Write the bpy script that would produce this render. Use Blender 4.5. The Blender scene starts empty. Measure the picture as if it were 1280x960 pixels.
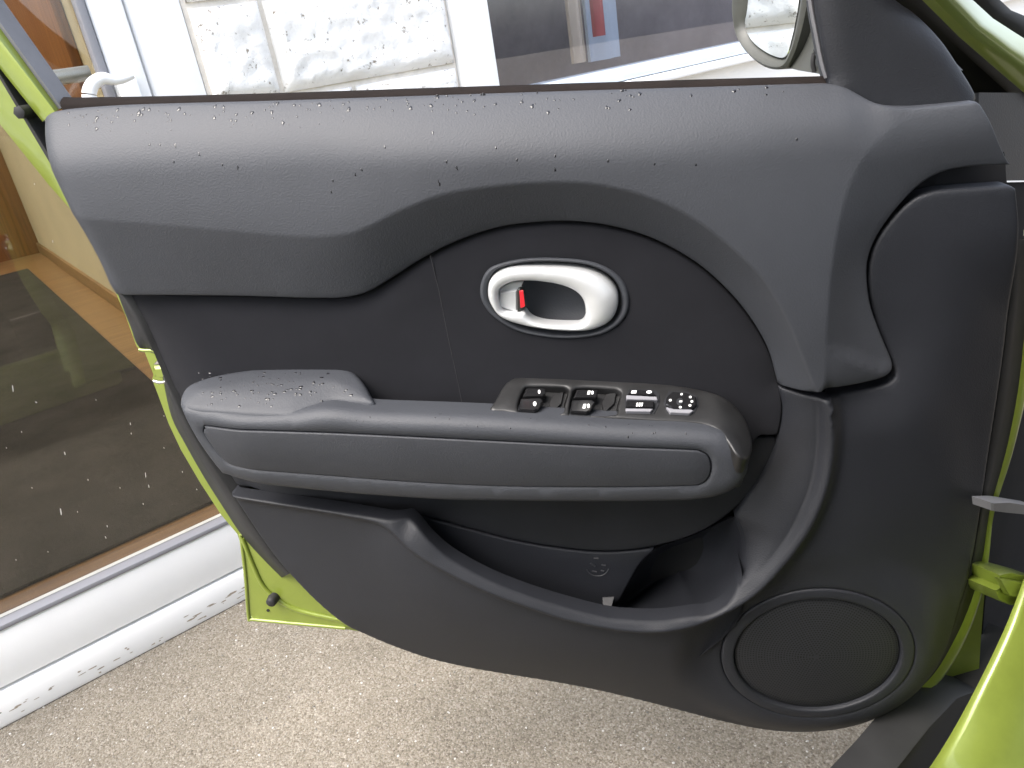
import bpy, bmesh, math, random
import numpy as np
from mathutils import Vector, Matrix
from mathutils.geometry import delaunay_2d_cdt
random.seed(7); rng = np.random.default_rng(7)
S = bpy.context.scene
COL = S.collection
rad = math.radians

# ------------------------------------------------------------------ camera
F_PX, CX, CY, CAM_H = 960.0, 640.0, 480.0, 1.12
_d = np.array([361, 2150, 960.0]); _d /= np.linalg.norm(_d)
_Y = np.array([0, 0, 1.0]) - _d[2] * _d; _Y /= np.linalg.norm(_Y)
_Z = -_d; _X = np.cross(_Y, _Z)
R = np.array([_X, _Y, _Z])                       # camera axes (x right, y down, z ahead) -> world
CAM = np.array([0, 0, CAM_H])
cam_d = bpy.data.cameras.new('camera'); cam = bpy.data.objects.new('camera', cam_d); COL.objects.link(cam)
cam_d.sensor_width = 36; cam_d.lens = F_PX / 1280 * 36; cam_d.clip_start = 0.02; cam_d.clip_end = 400
rot = R @ np.diag([1, -1, -1.0])
cam.matrix_world = Matrix.Translation(CAM) @ Matrix([list(r) for r in rot]).to_4x4()
S.camera = cam

# ------------------------------------------------------------------ sky, sun, exposure
SUN_EL, SUN_AZ = 58, 238        # azimuth clockwise from +Y
w = bpy.data.worlds.new('World'); S.world = w; w.use_nodes = True
nt = w.node_tree
sky = nt.nodes.new('ShaderNodeTexSky'); sky.sky_type = 'NISHITA'; sky.sun_disc = False
sky.sun_elevation = rad(SUN_EL); sky.sun_rotation = rad(SUN_AZ)
sky.air_density = 1.0; sky.dust_density = 4.0; sky.ozone_density = 1.0
hs = nt.nodes.new('ShaderNodeHueSaturation'); hs.inputs['Saturation'].default_value = .56      # overcast
nt.links.new(sky.outputs[0], hs.inputs['Color']); nt.links.new(hs.outputs[0], nt.nodes['Background'].inputs[0]); nt.nodes['Background'].inputs[1].default_value = 0.15
sun_d = bpy.data.lights.new('sun', 'SUN'); sun = bpy.data.objects.new('sun', sun_d); COL.objects.link(sun)
sun_d.energy = .9; sun_d.angle = rad(55); sun_d.color = (1, .95, .88)
_az = rad(SUN_AZ); sdir = Vector((math.sin(_az) * math.cos(rad(SUN_EL)), math.cos(_az) * math.cos(rad(SUN_EL)), math.sin(rad(SUN_EL))))
sun.rotation_euler = sdir.to_track_quat('Z', 'Y').to_euler()
S.view_settings.view_transform = 'Standard'; S.view_settings.look = 'None'
S.view_settings.gamma = 1; S.view_settings.use_curve_mapping = False
S.view_settings.exposure = 2.08
S.render.engine = 'CYCLES'; S.cycles.max_bounces = 8; S.cycles.transparent_max_bounces = 12
S.cycles.use_denoising = True

# ------------------------------------------------------------------ helpers: frames and traced points
class Frame:
    """A thing's local axes (x, y, z with z up) and the way from a traced point to them."""
    def __init__(s, origin, rotz):
        s.o = np.array(origin, float); s.r = rotz
        c, q = math.cos(rotz), math.sin(rotz)
        s.M = np.array([[c, q, 0], [-q, c, 0], [0, 0, 1.0]])     # world -> local
    def ray(s, x, y):
        v = R @ np.array([x - CX, y - CY, F_PX])
        return s.M @ (CAM - s.o), s.M @ v
    def hit(s, x, y, p0, n):
        o, v = s.ray(x, y); t = (np.dot(np.array(p0, float) - o, n)) / np.dot(v, n)
        return o + t * v
    def at_y(s, x, y, yy=0.0): return s.hit(x, y, (0, yy, 0), (0, 1, 0))
    def at_z(s, x, y, zz=0.0): return s.hit(x, y, (0, 0, zz - s.o[2]), (0, 0, 1))
    def at_x(s, x, y, xx=0.0): return s.hit(x, y, (xx, 0, 0), (1, 0, 0))

PSI, DD, Z0 = rad(11), 0.72, 0.30
DOOR = Frame((0, DD, Z0), -PSI)
BLD = Frame((-.5635 * 1.692, .826 * 1.692, 0), math.atan2(.5635, .826))
CAR = Frame((.44, .59, 0), math.atan2(.5446, .8387))

def D3(x, y, w=0.0):            # door: local point w metres in front of the door plane
    return DOOR.at_y(x, y, -w)
class Plane:
    """A working plane in door space: origin, two axes, normal (towards the cabin)."""
    def __init__(s, O, A, B):
        s.O = np.array(O, float); A = np.array(A, float); B = np.array(B, float)
        s.A = A / np.linalg.norm(A); N = np.cross(s.A, B); s.N = N / np.linalg.norm(N); s.B = np.cross(s.N, s.A)
    def px(s, pts, h=0.0):
        out = []
        hs = h if hasattr(h, '__len__') else [h] * len(pts)
        for (x, y), hh in zip(pts, hs):
            p = DOOR.hit(x, y, s.O + s.N * hh, s.N) - s.O
            out.append((p @ s.A, p @ s.B))
        return np.array(out)
    def to3(s, ab, h):
        return s.O + np.outer(ab[:, 0], s.A) + np.outer(ab[:, 1], s.B) + np.outer(h, s.N)
MAIN = Plane((0, 0, 0), (1, 0, 0), (0, 0, 1))
assert MAIN.N[1] < 0
def UV(pts, w=0.0): return MAIN.px(pts, w)

def cr(P, n=8):                 # open Catmull-Rom through the points
    P = np.array(P, float)
    if len(P) < 3: return np.array([P[0] + (P[-1] - P[0]) * t for t in np.linspace(0, 1, n + 1)])
    Q = np.vstack([2 * P[0] - P[1], P, 2 * P[-1] - P[-2]]); out = []
    for i in range(len(P) - 1):
        a, b, c, d = Q[i:i + 4]
        for t in np.arange(n) / n:
            out.append(.5 * ((2 * b) + (c - a) * t + (2 * a - 5 * b + 4 * c - d) * t * t + (3 * b - a - 3 * c + d) * t ** 3))
    out.append(P[-1]); return np.array(out)
def crc(P, n=8):                # closed
    P = list(P); k = len(P); Q = cr([P[-2], P[-1]] + P + [P[0], P[1]], n)
    return Q[2 * n:(2 + k) * n]
def chain(*segs):
    out = []
    for s_ in segs:
        for p in s_:
            if not out or np.linalg.norm(np.array(p) - out[-1]) > 1e-4: out.append(np.array(p, float))
    if np.linalg.norm(out[0] - out[-1]) < 1e-4: out.pop()
    return np.array(out)
def resample(P, ds, closed=True):
    P = np.array(P); Q = np.vstack([P, P[:1]]) if closed else P
    L = np.r_[0, np.cumsum(np.linalg.norm(np.diff(Q, axis=0), axis=1))]
    n = max(4, int(round(L[-1] / ds))); t = np.linspace(0, L[-1], n + 1)
    if closed: t = t[:-1]
    return np.stack([np.interp(t, L, Q[:, k]) for k in range(Q.shape[1])], 1)
def seg_dist(P, Q, closed):     # distance of points P to polyline Q, and running parameter 0..1
    P = np.asarray(P); A = Q; B = np.roll(Q, -1, 0)
    if not closed: A, B = Q[:-1], Q[1:]
    L = np.linalg.norm(B - A, axis=1) + 1e-12; cum = np.r_[0, np.cumsum(L)]
    best = np.full(len(P), 1e9); par = np.zeros(len(P))
    for i in range(len(A)):
        d = B[i] - A[i]; t = np.clip(((P - A[i]) @ d) / L[i] ** 2, 0, 1)
        q = np.hypot(*(P - A[i] - np.outer(t, d)).T); m = q < best
        best[m] = q[m]; par[m] = (cum[i] + t[m] * L[i]) / cum[-1]
    return best, par
def inside(P, Q):
    P = np.asarray(P); c = np.zeros(len(P), bool); x, y = P[:, 0], P[:, 1]
    A, B = Q, np.roll(Q, -1, 0)
    for a, b in zip(A, B):
        if a[1] == b[1]: continue
        m = (a[1] > y) != (b[1] > y)
        c ^= m & (x < (b[0] - a[0]) * (y - a[1]) / (b[1] - a[1]) + a[0])
    return c
sm = lambda t: (lambda q: q * q * (3 - 2 * q))(np.clip(t, 0, 1))

# ------------------------------------------------------------------ helpers: objects
def link(name, me, mat, parent=None, smooth=True):
    if smooth:
        me.polygons.foreach_set('use_smooth', [True] * len(me.polygons))
    if mat: me.materials.append(mat)
    o = bpy.data.objects.new(name, me); COL.objects.link(o)
    if parent: o.parent = parent
    return o
def mesh(name, V, Fc, mat, parent=None, smooth=True):
    me = bpy.data.meshes.new(name); me.from_pydata([tuple(map(float, v)) for v in V], [], [tuple(map(int, f)) for f in Fc]); me.validate()
    bm = bmesh.new(); bm.from_mesh(me); bmesh.ops.recalc_face_normals(bm, faces=bm.faces); bm.to_mesh(me); bm.free()
    return link(name, me, mat, parent, smooth)
def sharp(o, deg=35):
    me = o.data; bm = bmesh.new(); bm.from_mesh(me)
    for e in bm.edges:
        e.smooth = not (len(e.link_faces) == 2 and e.calc_face_angle(0) > rad(deg))
    bm.to_mesh(me); bm.free(); return o
def thing(name, frame_or_loc, label, cat, group=None, rotz=0.0, parent=None):
    o = bpy.data.objects.new(name, None); COL.objects.link(o)
    if isinstance(frame_or_loc, Frame): o.location = frame_or_loc.o; o.rotation_euler = (0, 0, frame_or_loc.r)
    else: o.location = frame_or_loc; o.rotation_euler = (0, 0, rotz)
    o.empty_display_size = .1
    o['label'] = label; o['category'] = cat
    if group: o['group'] = group
    return o

def panel(name, mat, outline, hfun, parent, plane=MAIN, step=.007, r=.002, skirt=.01, holes=(), ds=.004, rh=None, lines=()):
    """A moulded sheet: an outline on a plane, relief hfun(ab), rounded edges of radius r, turned-back rim."""
    loops = [resample(outline, ds)] + [resample(h_, ds) for h_ in holes]
    lo, hi = loops[0].min(0), loops[0].max(0)
    gx, gy = np.meshgrid(np.arange(lo[0], hi[0], step), np.arange(lo[1], hi[1], step)); G = np.c_[gx.ravel(), gy.ravel()]
    G[:, 0] += (np.round((G[:, 1] - lo[1]) / step) % 2) * step * .5
    def dist(P):
        d = np.full(len(P), 1e9)
        for L in loops: d = np.minimum(d, seg_dist(P, L, True)[0])
        return d
    def isin(P):
        m = inside(P, loops[0])
        for L in loops[1:]: m &= ~inside(P, L)
        return m
    rh = r if rh is None else rh
    parts = [L for L in loops]; G = G[isin(G)]; dg = dist(G); rmax = 0
    for k, fr in enumerate((.04, .15, .32, .55, 1.0) if r > 0 else ()):
        for li, L in enumerate(loops):
            e = (rh if li else r) * fr
            T = np.roll(L, -1, 0) - np.roll(L, 1, 0); T /= np.linalg.norm(T, axis=1)[:, None] + 1e-12
            N = np.c_[-T[:, 1], T[:, 0]]
            for sgn in (1, -1):
                Q = L + sgn * N * e; Q = Q[isin(Q)]
                if len(Q): Q = Q[dist(Q) > .93 * e]
                if len(Q): parts.append(Q)
    dh = np.full(len(G), 1e9)
    for L in loops[1:]: dh = np.minimum(dh, seg_dist(G, L, True)[0])
    dx = np.full(len(G), 1e9)
    for ln in lines:            # keep creases crisp: sample along them
        Q = resample(ln, .004, False); T = np.gradient(Q, axis=0); T /= np.linalg.norm(T, axis=1)[:, None] + 1e-12; N = np.c_[-T[:, 1], T[:, 0]]
        for e in (0, .0022, -.0022, .005, -.005):
            q = Q + N * e; q = q[isin(q)]
            if len(q): q = q[seg_dist(q, loops[0], True)[0] > r + .0012]
            if len(q) and len(loops) > 1: q = q[np.min([seg_dist(q, L, True)[0] for L in loops[1:]], 0) > rh + .0012]
            if len(q): parts.append(q)
        dx = np.minimum(dx, seg_dist(G, ln, False)[0])
    parts.append(G[(seg_dist(G, loops[0], True)[0] > r + step * .45) & (dh > rh + step * .45) & (dx > .0075)])
    P = np.vstack(parts); edges = []; k = 0
    for L in loops:
        n = len(L); edges += [(k + i, k + (i + 1) % n) for i in range(n)]; k += n
    V2, E2, F2 = delaunay_2d_cdt([Vector((float(a), float(b))) for a, b in P], edges, [], 0, 1e-6)[:3]
    V2 = np.array([(v.x, v.y) for v in V2]); F2 = np.array([f for f in F2 if len(f) == 3])
    F2 = F2[isin(V2[F2].mean(1))]
    used = np.unique(F2); remap = -np.ones(len(V2), int); remap[used] = np.arange(len(used)); V2 = V2[used]; F2 = remap[F2]
    h = hfun(V2)
    if r > 0:
        for L, q in [(loops[0], r)] + [(L, rh) for L in loops[1:]]:
            d = np.clip(seg_dist(V2, L, True)[0], 0, q); h = h - (q - np.sqrt(np.maximum(0, q * q - (q - d) ** 2)))
    V3 = plane.to3(V2, h); Fs = [tuple(f) for f in F2]
    cnt = {}
    for f in F2:
        for a, b in ((f[0], f[1]), (f[1], f[2]), (f[2], f[0])):
            cnt.setdefault((min(a, b), max(a, b)), []).append((a, b))
    V3 = list(V3)
    if skirt:
        low = {}
        for k_, v in cnt.items():
            if len(v) == 1:
                a, b = v[0]
                for q in (a, b):
                    if q not in low:
                        sk = skirt(V2[q]) if callable(skirt) else skirt
                        low[q] = len(V3); V3.append(V3[q] - plane.N * sk)
                Fs.append((b, a, low[a], low[b]))
    o = mesh(name, V3, Fs, mat, parent)
    if r == 0: sharp(o, 40)
    return o
def loft(name, mat, rows, parent, smooth=True, n=None, close=False, split=None):
    rows = [np.array(r_) for r_ in rows]
    if n: rows = [resample(r_, 1, False) if False else np.stack([np.interp(np.linspace(0, 1, n), np.r_[0, np.cumsum(np.linalg.norm(np.diff(r_, axis=0), axis=1))] / np.linalg.norm(np.diff(r_, axis=0), axis=1).sum(), r_[:, k]) for k in range(3)], 1) for r_ in rows]
    m = len(rows[0]); V = np.vstack(rows); Fc = []
    nr = len(rows)
    for i in range(nr if close else nr - 1):
        j = (i + 1) % nr
        for k in range(m - 1): Fc.append((i * m + k, i * m + k + 1, j * m + k + 1, j * m + k))
    o = mesh(name, V, Fc, mat, parent, smooth)
    if split: sharp(o, split)
    return o
def ring_solid(name, mat, rings, parent, cap0=True, cap1=True, split=35):
    """closed rings (same count) joined in order, ends capped"""
    m = len(rings[0]); V = np.vstack(rings); Fc = []
    for i in range(len(rings) - 1):
        for k in range(m): Fc.append((i * m + k, i * m + (k + 1) % m, (i + 1) * m + (k + 1) % m, (i + 1) * m + k))
    if cap0: Fc.append(tuple(range(m))[::-1])
    if cap1: Fc.append(tuple((len(rings) - 1) * m + k for k in range(m)))
    return sharp(mesh(name, V, Fc, mat, parent), split)
def tube(name, mat, path, rads, parent, seg=12, closed=False):
    path = np.array(path, float); n = len(path)
    rads = rads if hasattr(rads, '__len__') else [rads] * n
    T = np.gradient(path, axis=0) if not closed else np.roll(path, -1, 0) - np.roll(path, 1, 0)
    V = []; up = np.array([0, 0, 1.0])
    for p, t, r_ in zip(path, T, rads):
        t = t / np.linalg.norm(t); a = np.cross(t, up if abs(t @ up) < .95 else np.array([1.0, 0, 0])); a /= np.linalg.norm(a); b = np.cross(t, a)
        V += [p + r_ * (a * math.cos(q) + b * math.sin(q)) for q in np.linspace(0, 2 * math.pi, seg, False)]
    Fc = []
    for i in range(n if closed else n - 1):
        j = (i + 1) % n
        for k in range(seg): Fc.append((i * seg + k, i * seg + (k + 1) % seg, j * seg + (k + 1) % seg, j * seg + k))
    if not closed: Fc += [tuple(range(seg))[::-1], tuple((n - 1) * seg + k for k in range(seg))]
    return sharp(mesh(name, V, Fc, mat, parent), 60)
def box(name, mat, lo, hi, parent=None, bev=.003, seg=2):
    me = bpy.data.meshes.new(name); bm = bmesh.new(); bmesh.ops.create_cube(bm, size=1)
    lo, hi = np.array(lo, float), np.array(hi, float)
    for v in bm.verts: v.co = [float((lo + hi)[k] / 2 + v.co[k] * (hi - lo)[k]) for k in range(3)]
    if bev: bmesh.ops.bevel(bm, geom=bm.edges[:], offset=min(bev, .45 * float((hi - lo).min())), segments=seg, profile=.5, affect='EDGES')
    bm.to_mesh(me); bm.free(); return sharp(link(name, me, mat, parent), 30)
def prism(name, mat, poly, n, depth, parent, bev=.0015):
    """polygon of 3D points pushed back by depth along -n, with a small chamfered front edge"""
    P = np.array(poly); c = P.mean(0); n = np.array(n, float) / np.linalg.norm(n)
    ins = c + (P - c) * (1 - bev / max(1e-4, np.linalg.norm(P - c, axis=1).mean()))
    return ring_solid(name, mat, [ins, P - n * bev, P - n * depth], parent, True, True, 30)

# ------------------------------------------------------------------ materials
def mat(name, col, rough=.5, metal=0, spec=.5, coat=0, grain=None, var=None, sheen=0, coat_rough=.03):
    m = bpy.data.materials.new(name); m.use_nodes = True; n = m.node_tree.nodes; l = m.node_tree.links
    b = n['Principled BSDF']; b.inputs['Base Color'].default_value = (*col, 1); b.inputs['Roughness'].default_value = rough
    b.inputs['Metallic'].default_value = metal; b.inputs['Specular IOR Level'].default_value = spec
    b.inputs['Coat Weight'].default_value = coat; b.inputs['Coat Roughness'].default_value = coat_rough
    b.inputs['Sheen Weight'].default_value = sheen
    tc = n.new('ShaderNodeTexCoord')
    if var:                     # blotchy wear: (scale, amount, rough amount)
        t = n.new('ShaderNodeTexNoise'); t.inputs['Scale'].default_value = var[0]; t.inputs['Detail'].default_value = 8; t.inputs['Roughness'].default_value = .65
        l.new(tc.outputs['Object'], t.inputs['Vector'])
        r_ = n.new('ShaderNodeValToRGB'); r_.color_ramp.elements[0].position = .3; r_.color_ramp.elements[1].position = .7
        a = var[1]; r_.color_ramp.elements[0].color = (*[c * (1 - a) for c in col], 1); r_.color_ramp.elements[1].color = (*[min(1, c * (1 + a)) for c in col], 1)
        l.new(t.outputs['Fac'], r_.inputs['Fac']); l.new(r_.outputs['Color'], b.inputs['Base Color'])
        mr = n.new('ShaderNodeMapRange'); mr.inputs['To Min'].default_value = max(.02, rough - var[2]); mr.inputs['To Max'].default_value = rough + var[2]
        l.new(t.outputs['Fac'], mr.inputs['Value']); l.new(mr.outputs['Result'], b.inputs['Roughness'])
    if grain:                   # (kind, scale, strength, distance)
        kind, sc, st, di = grain
        if kind == 'voronoi':
            t = n.new('ShaderNodeTexVoronoi'); t.feature = 'SMOOTH_F1'; t.inputs['Scale'].default_value = sc; out = t.outputs['Distance']
        else:
            t = n.new('ShaderNodeTexNoise'); t.inputs['Scale'].default_value = sc; t.inputs['Detail'].default_value = 3; out = t.outputs['Fac']
        l.new(tc.outputs['Object'], t.inputs['Vector'])
        bp = n.new('ShaderNodeBump'); bp.inputs['Strength'].default_value = st; bp.inputs['Distance'].default_value = di
        l.new(out, bp.inputs['Height']); l.new(bp.outputs['Normal'], b.inputs['Normal'])
    return m
M = {}
M['soft'] = mat('soft_black_vinyl', (.040, .043, .0505), .58, spec=.42, grain=('voronoi', 620, .26, .0007), var=(9, .10, .05))
M['hard'] = mat('hard_black_plastic', (.0155, .0168, .0212), .56, spec=.4, grain=('voronoi', 800, .35, .0006), var=(11, .12, .05))
M['inlay'] = mat('armrest_inlay_vinyl', (.029, .031, .0365), .56, spec=.4, grain=('voronoi', 620, .26, .0007), var=(9, .10, .05))
M['cloth'] = mat('black_knit_cloth', (.0155, .0158, .0188), .95, spec=.12, grain=('noise', 1500, .25, .0006), var=(14, .12, .02), sheen=.03)
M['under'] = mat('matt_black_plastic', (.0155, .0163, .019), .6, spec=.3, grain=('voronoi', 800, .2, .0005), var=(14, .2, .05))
M['switch'] = mat('switch_panel_plastic', (.016, .016, .0165), .42, spec=.45, grain=('noise', 900, .1, .0004), var=(35, .35, .1))
M['gloss'] = mat('gloss_black_switch', (.012, .012, .013), .16, spec=.6)
M['icon'] = mat('white_print', (.8, .8, .8), .4)
M['silver'] = mat('satin_silver', (.60, .61, .615), .42, metal=.4, spec=.5, var=(40, .04, .04))
M['red'] = mat('red_lock_mark', (.62, .02, .03), .4)
M['rubber'] = mat('black_rubber', (.022, .022, .023), .6, spec=.35, var=(20, .2, .05))
M['grey_rubber'] = mat('grey_window_rubber', (.14, .14, .15), .5, var=(20, .15, .05))
M['green'] = mat('lime_metallic_paint', (.215, .27, .042), .36, metal=.2, spec=.5, coat=.8, var=(60, .05, .03))
M['brown_seal'] = mat('belt_seal', (.014, .011, .010), .9, spec=.08, var=(30, .2, .1))
M['grey_plastic'] = mat('grey_plastic', (.048, .05, .045), .5, var=(30, .1, .05))
M['mirror'] = mat('mirror_glass', (.86, .88, .87), .015, metal=1)
M['bright'] = mat('bright_metal', (.6, .6, .6), .25, metal=1)
M['pvc'] = mat('white_upvc', (.82, .82, .82), .3, var=(12, .02, .05))
M['gasket'] = mat('grey_gasket', (.22, .22, .24), .5)
M['dead'] = mat('dull_black_foam', (.022, .022, .024), .9, spec=.12, var=(20, .15, .02))
M['dark'] = mat('dark_void', (.012, .012, .012), .8)
M['grey_trim'] = mat('charcoal_trim', (.035, .036, .04), .5, grain=('voronoi', 800, .2, .0004))

def glass_mat(name, tint, refl, ior=1.5):
    m = bpy.data.materials.new(name); m.use_nodes = True; n = m.node_tree.nodes; l = m.node_tree.links; n.clear()
    o = n.new('ShaderNodeOutputMaterial'); mx = n.new('ShaderNodeMixShader'); tr = n.new('ShaderNodeBsdfTransparent'); gl = n.new('ShaderNodeBsdfGlossy')
    tr.inputs['Color'].default_value = (*tint, 1); gl.inputs['Roughness'].default_value = .012; gl.inputs['Color'].default_value = (refl,) * 3 + (1,)
    lw = n.new('ShaderNodeLayerWeight'); lw.inputs['Blend'].default_value = .5      # Schlick, alike from both sides of the sheet
    r0 = ((ior - 1) / (ior + 1)) ** 2
    pw = n.new('ShaderNodeMath'); pw.operation = 'POWER'; pw.inputs[1].default_value = 5; l.new(lw.outputs['Facing'], pw.inputs[0])
    ma = n.new('ShaderNodeMath'); ma.operation = 'MULTIPLY_ADD'; ma.inputs[1].default_value = 1 - r0; ma.inputs[2].default_value = r0; l.new(pw.outputs[0], ma.inputs[0])
    l.new(ma.outputs[0], mx.inputs['Fac']); l.new(tr.outputs[0], mx.inputs[1]); l.new(gl.outputs[0], mx.inputs[2]); l.new(mx.outputs[0], o.inputs['Surface'])
    return m
M['pane'] = glass_mat('window_glass', (.9, .9, .88), 1.0)
M['shop_pane'] = glass_mat('shop_glass', (.86, .86, .89), 1.0, 1.7)

def mat_ground():
    m = mat('exposed_aggregate_concrete', (.4, .36, .3), .8, spec=.3); n = m.node_tree.nodes; l = m.node_tree.links; b = n['Principled BSDF']
    tc = n['Texture Coordinate'] if 'Texture Coordinate' in n else n.new('ShaderNodeTexCoord')
    v = n.new('ShaderNodeTexVoronoi'); v.inputs['Scale'].default_value = 260
    v2 = n.new('ShaderNodeTexVoronoi'); v2.inputs['Scale'].default_value = 420
    nz = n.new('ShaderNodeTexNoise'); nz.inputs['Scale'].default_value = 3.2; nz.inputs['Detail'].default_value = 6
    for t in (v, v2, nz): l.new(tc.outputs['Object'], t.inputs['Vector'])
    r1 = n.new('ShaderNodeValToRGB'); e = r1.color_ramp.elements
    sx = n.new('ShaderNodeSeparateColor'); l.new(v.outputs['Color'], sx.inputs[0]); l.new(sx.outputs[0], r1.inputs['Fac'])
    e[0].color = (.17, .145, .115, 1); e[1].color = (.33, .305, .265, 1); e[1].position = .95
    x = r1.color_ramp.elements.new(.25); x.color = (.235, .21, .172, 1); x = r1.color_ramp.elements.new(.75); x.color = (.275, .248, .208, 1)
    s2 = n.new('ShaderNodeSeparateColor'); l.new(v2.outputs['Color'], s2.inputs[0])
    r2 = n.new('ShaderNodeValToRGB'); r2.color_ramp.elements[0].color = (.62, .6, .57, 1); r2.color_ramp.elements[1].color = (1.15, 1.15, 1.15, 1); l.new(s2.outputs[1], r2.inputs['Fac'])
    mx = n.new('ShaderNodeMix'); mx.data_type = 'RGBA'; mx.blend_type = 'MULTIPLY'; mx.inputs[0].default_value = .8
    l.new(r1.outputs[0], mx.inputs[6]); l.new(r2.outputs[0], mx.inputs[7])
    r3 = n.new('ShaderNodeValToRGB'); r3.color_ramp.elements[0].position = .3; r3.color_ramp.elements[1].position = .75
    r3.color_ramp.elements[0].color = (.72, .71, .69, 1); r3.color_ramp.elements[1].color = (1.06, 1.045, 1.02, 1); l.new(nz.outputs['Fac'], r3.inputs['Fac'])
    m2 = n.new('ShaderNodeMix'); m2.data_type = 'RGBA'; m2.blend_type = 'MULTIPLY'; m2.inputs[0].default_value = 1
    l.new(mx.outputs[2], m2.inputs[6]); l.new(r3.outputs[0], m2.inputs[7]); l.new(m2.outputs[2], b.inputs['Base Color'])
    bp = n.new('ShaderNodeBump'); bp.inputs['Strength'].default_value = .55; bp.inputs['Distance'].default_value = .0025; bp.invert = True
    l.new(v.outputs['Distance'], bp.inputs['Height']); l.new(bp.outputs['Normal'], b.inputs['Normal'])
    return m
M['ground'] = mat_ground()
def mat_wood(name, c1, c2, scale=(2, 40, 40), rough=.4):
    m = mat(name, c1, rough); n = m.node_tree.nodes; l = m.node_tree.links; b = n['Principled BSDF']; tc = n['Texture Coordinate']
    mp = n.new('ShaderNodeMapping'); mp.inputs['Scale'].default_value = scale; l.new(tc.outputs['Object'], mp.inputs[0])
    t = n.new('ShaderNodeTexNoise'); t.inputs['Scale'].default_value = 1; t.inputs['Detail'].default_value = 7; t.inputs['Distortion'].default_value = .6; l.new(mp.outputs[0], t.inputs['Vector'])
    r_ = n.new('ShaderNodeValToRGB'); r_.color_ramp.elements[0].position = .32; r_.color_ramp.elements[1].position = .68
    r_.color_ramp.elements[0].color = (*c1, 1); r_.color_ramp.elements[1].color = (*c2, 1); l.new(t.outputs['Fac'], r_.inputs['Fac']); l.new(r_.outputs[0], b.inputs['Base Color'])
    return m
M['wood'] = mat_wood('honey_wood', (.085, .040, .013), (.165, .09, .032))
M['wood_red'] = mat_wood('orange_brown_wood', (.12, .042, .009), (.21, .085, .022), (40, 40, 2))
M['mat'] = mat('dark_brown_mat', (.026, .0225, .019), .95, spec=.1, grain=('noise', 250, .6, .004), var=(5, .35, .02))
M['tan_wall'] = mat('tan_paint', (.29, .235, .135), .7, var=(2.5, .08, .02))
M['interior'] = mat('grey_interior_paint', (.16, .15, .15), .8, var=(2, .15, .02))
def mat_stone():
    m = mat('white_painted_rock_face', (.80, .79, .76), .85, spec=.25); n = m.node_tree.nodes; l = m.node_tree.links; b = n['Principled BSDF']; tc = n['Texture Coordinate']
    t = n.new('ShaderNodeTexNoise'); t.inputs['Scale'].default_value = 130; t.inputs['Detail'].default_value = 6; t.inputs['Roughness'].default_value = .7
    t2 = n.new('ShaderNodeTexNoise'); t2.inputs['Scale'].default_value = 45; t2.inputs['Detail'].default_value = 4
    l.new(tc.outputs['Object'], t.inputs['Vector']); l.new(tc.outputs['Object'], t2.inputs['Vector'])
    ad = n.new('ShaderNodeMath'); ad.operation = 'ADD'; l.new(t.outputs['Fac'], ad.inputs[0]); l.new(t2.outputs['Fac'], ad.inputs[1])
    r_ = n.new('ShaderNodeValToRGB'); e = r_.color_ramp.elements; e[0].position = .37; e[0].color = (.24, .21, .17, 1); e[1].position = .43; e[1].color = (.85, .84, .82, 1)
    hf = n.new('ShaderNodeMath'); hf.operation = 'MULTIPLY'; hf.inputs[1].default_value = .5; l.new(ad.outputs[0], hf.inputs[0]); l.new(hf.outputs[0], r_.inputs['Fac']); l.new(r_.outputs[0], b.inputs['Base Color'])
    bp = n.new('ShaderNodeBump'); bp.inputs['Strength'].default_value = .5; bp.inputs['Distance'].default_value = .004; l.new(t.outputs['Fac'], bp.inputs['Height']); l.new(bp.outputs['Normal'], b.inputs['Normal'])
    return m
M['stone'] = mat_stone()
M['mortar'] = mat('tan_mortar', (.72, .67, .60), .9, grain=('noise', 180, .5, .002), var=(30, .15, .02))
M['render'] = mat('white_painted_render', (.78, .78, .77), .8, grain=('noise', 120, .3, .002), var=(3, .03, .02))
M['sill'] = mat('pale_blue_sill', (.60, .67, .74), .5, var=(8, .06, .05))
def mat_grille():
    m = mat('speaker_mesh', (.03, .03, .031), .6, spec=.3); n = m.node_tree.nodes; l = m.node_tree.links; b = n['Principled BSDF']
    tc = n['Texture Coordinate']; sp = n.new('ShaderNodeSeparateXYZ'); l.new(tc.outputs['Object'], sp.inputs[0])
    def mth(op, a, b_=None):
        q = n.new('ShaderNodeMath'); q.operation = op
        for i, v in enumerate((a, b_)):
            if v is None: continue
            if isinstance(v, (int, float)): q.inputs[i].default_value = v
            else: l.new(v, q.inputs[i])
        return q.outputs[0]
    x, y = sp.outputs[0], sp.outputs[1]
    rr = mth('SQRT', mth('ADD', mth('MULTIPLY', x, x), mth('MULTIPLY', y, y)))
    k = mth('MULTIPLY', rr, 1 / .0031); ring = mth('FLOOR', k)
    fr = mth('SUBTRACT', mth('FRACT', k), .5)
    an = mth('MULTIPLY', mth('ARCTAN2', y, x), mth('MULTIPLY', ring, 1.0))
    fa = mth('SUBTRACT', mth('FRACT', an), .5)
    dd = mth('SQRT', mth('ADD', mth('MULTIPLY', fr, fr), mth('MULTIPLY', fa, fa)))
    hole = mth('LESS_THAN', dd, .3)
    mx = n.new('ShaderNodeMix'); mx.data_type = 'RGBA'; l.new(hole, mx.inputs[0]); mx.inputs[6].default_value = (.021, .022, .025, 1); mx.inputs[7].default_value = (.004, .004, .004, 1)
    l.new(mx.outputs[2], b.inputs['Base Color'])
    bp = n.new('ShaderNodeBump'); bp.inputs['Strength'].default_value = .8; bp.inputs['Distance'].default_value = .001; bp.invert = True
    l.new(hole, bp.inputs['Height']); l.new(bp.outputs['Normal'], b.inputs['Normal'])
    return m
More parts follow.
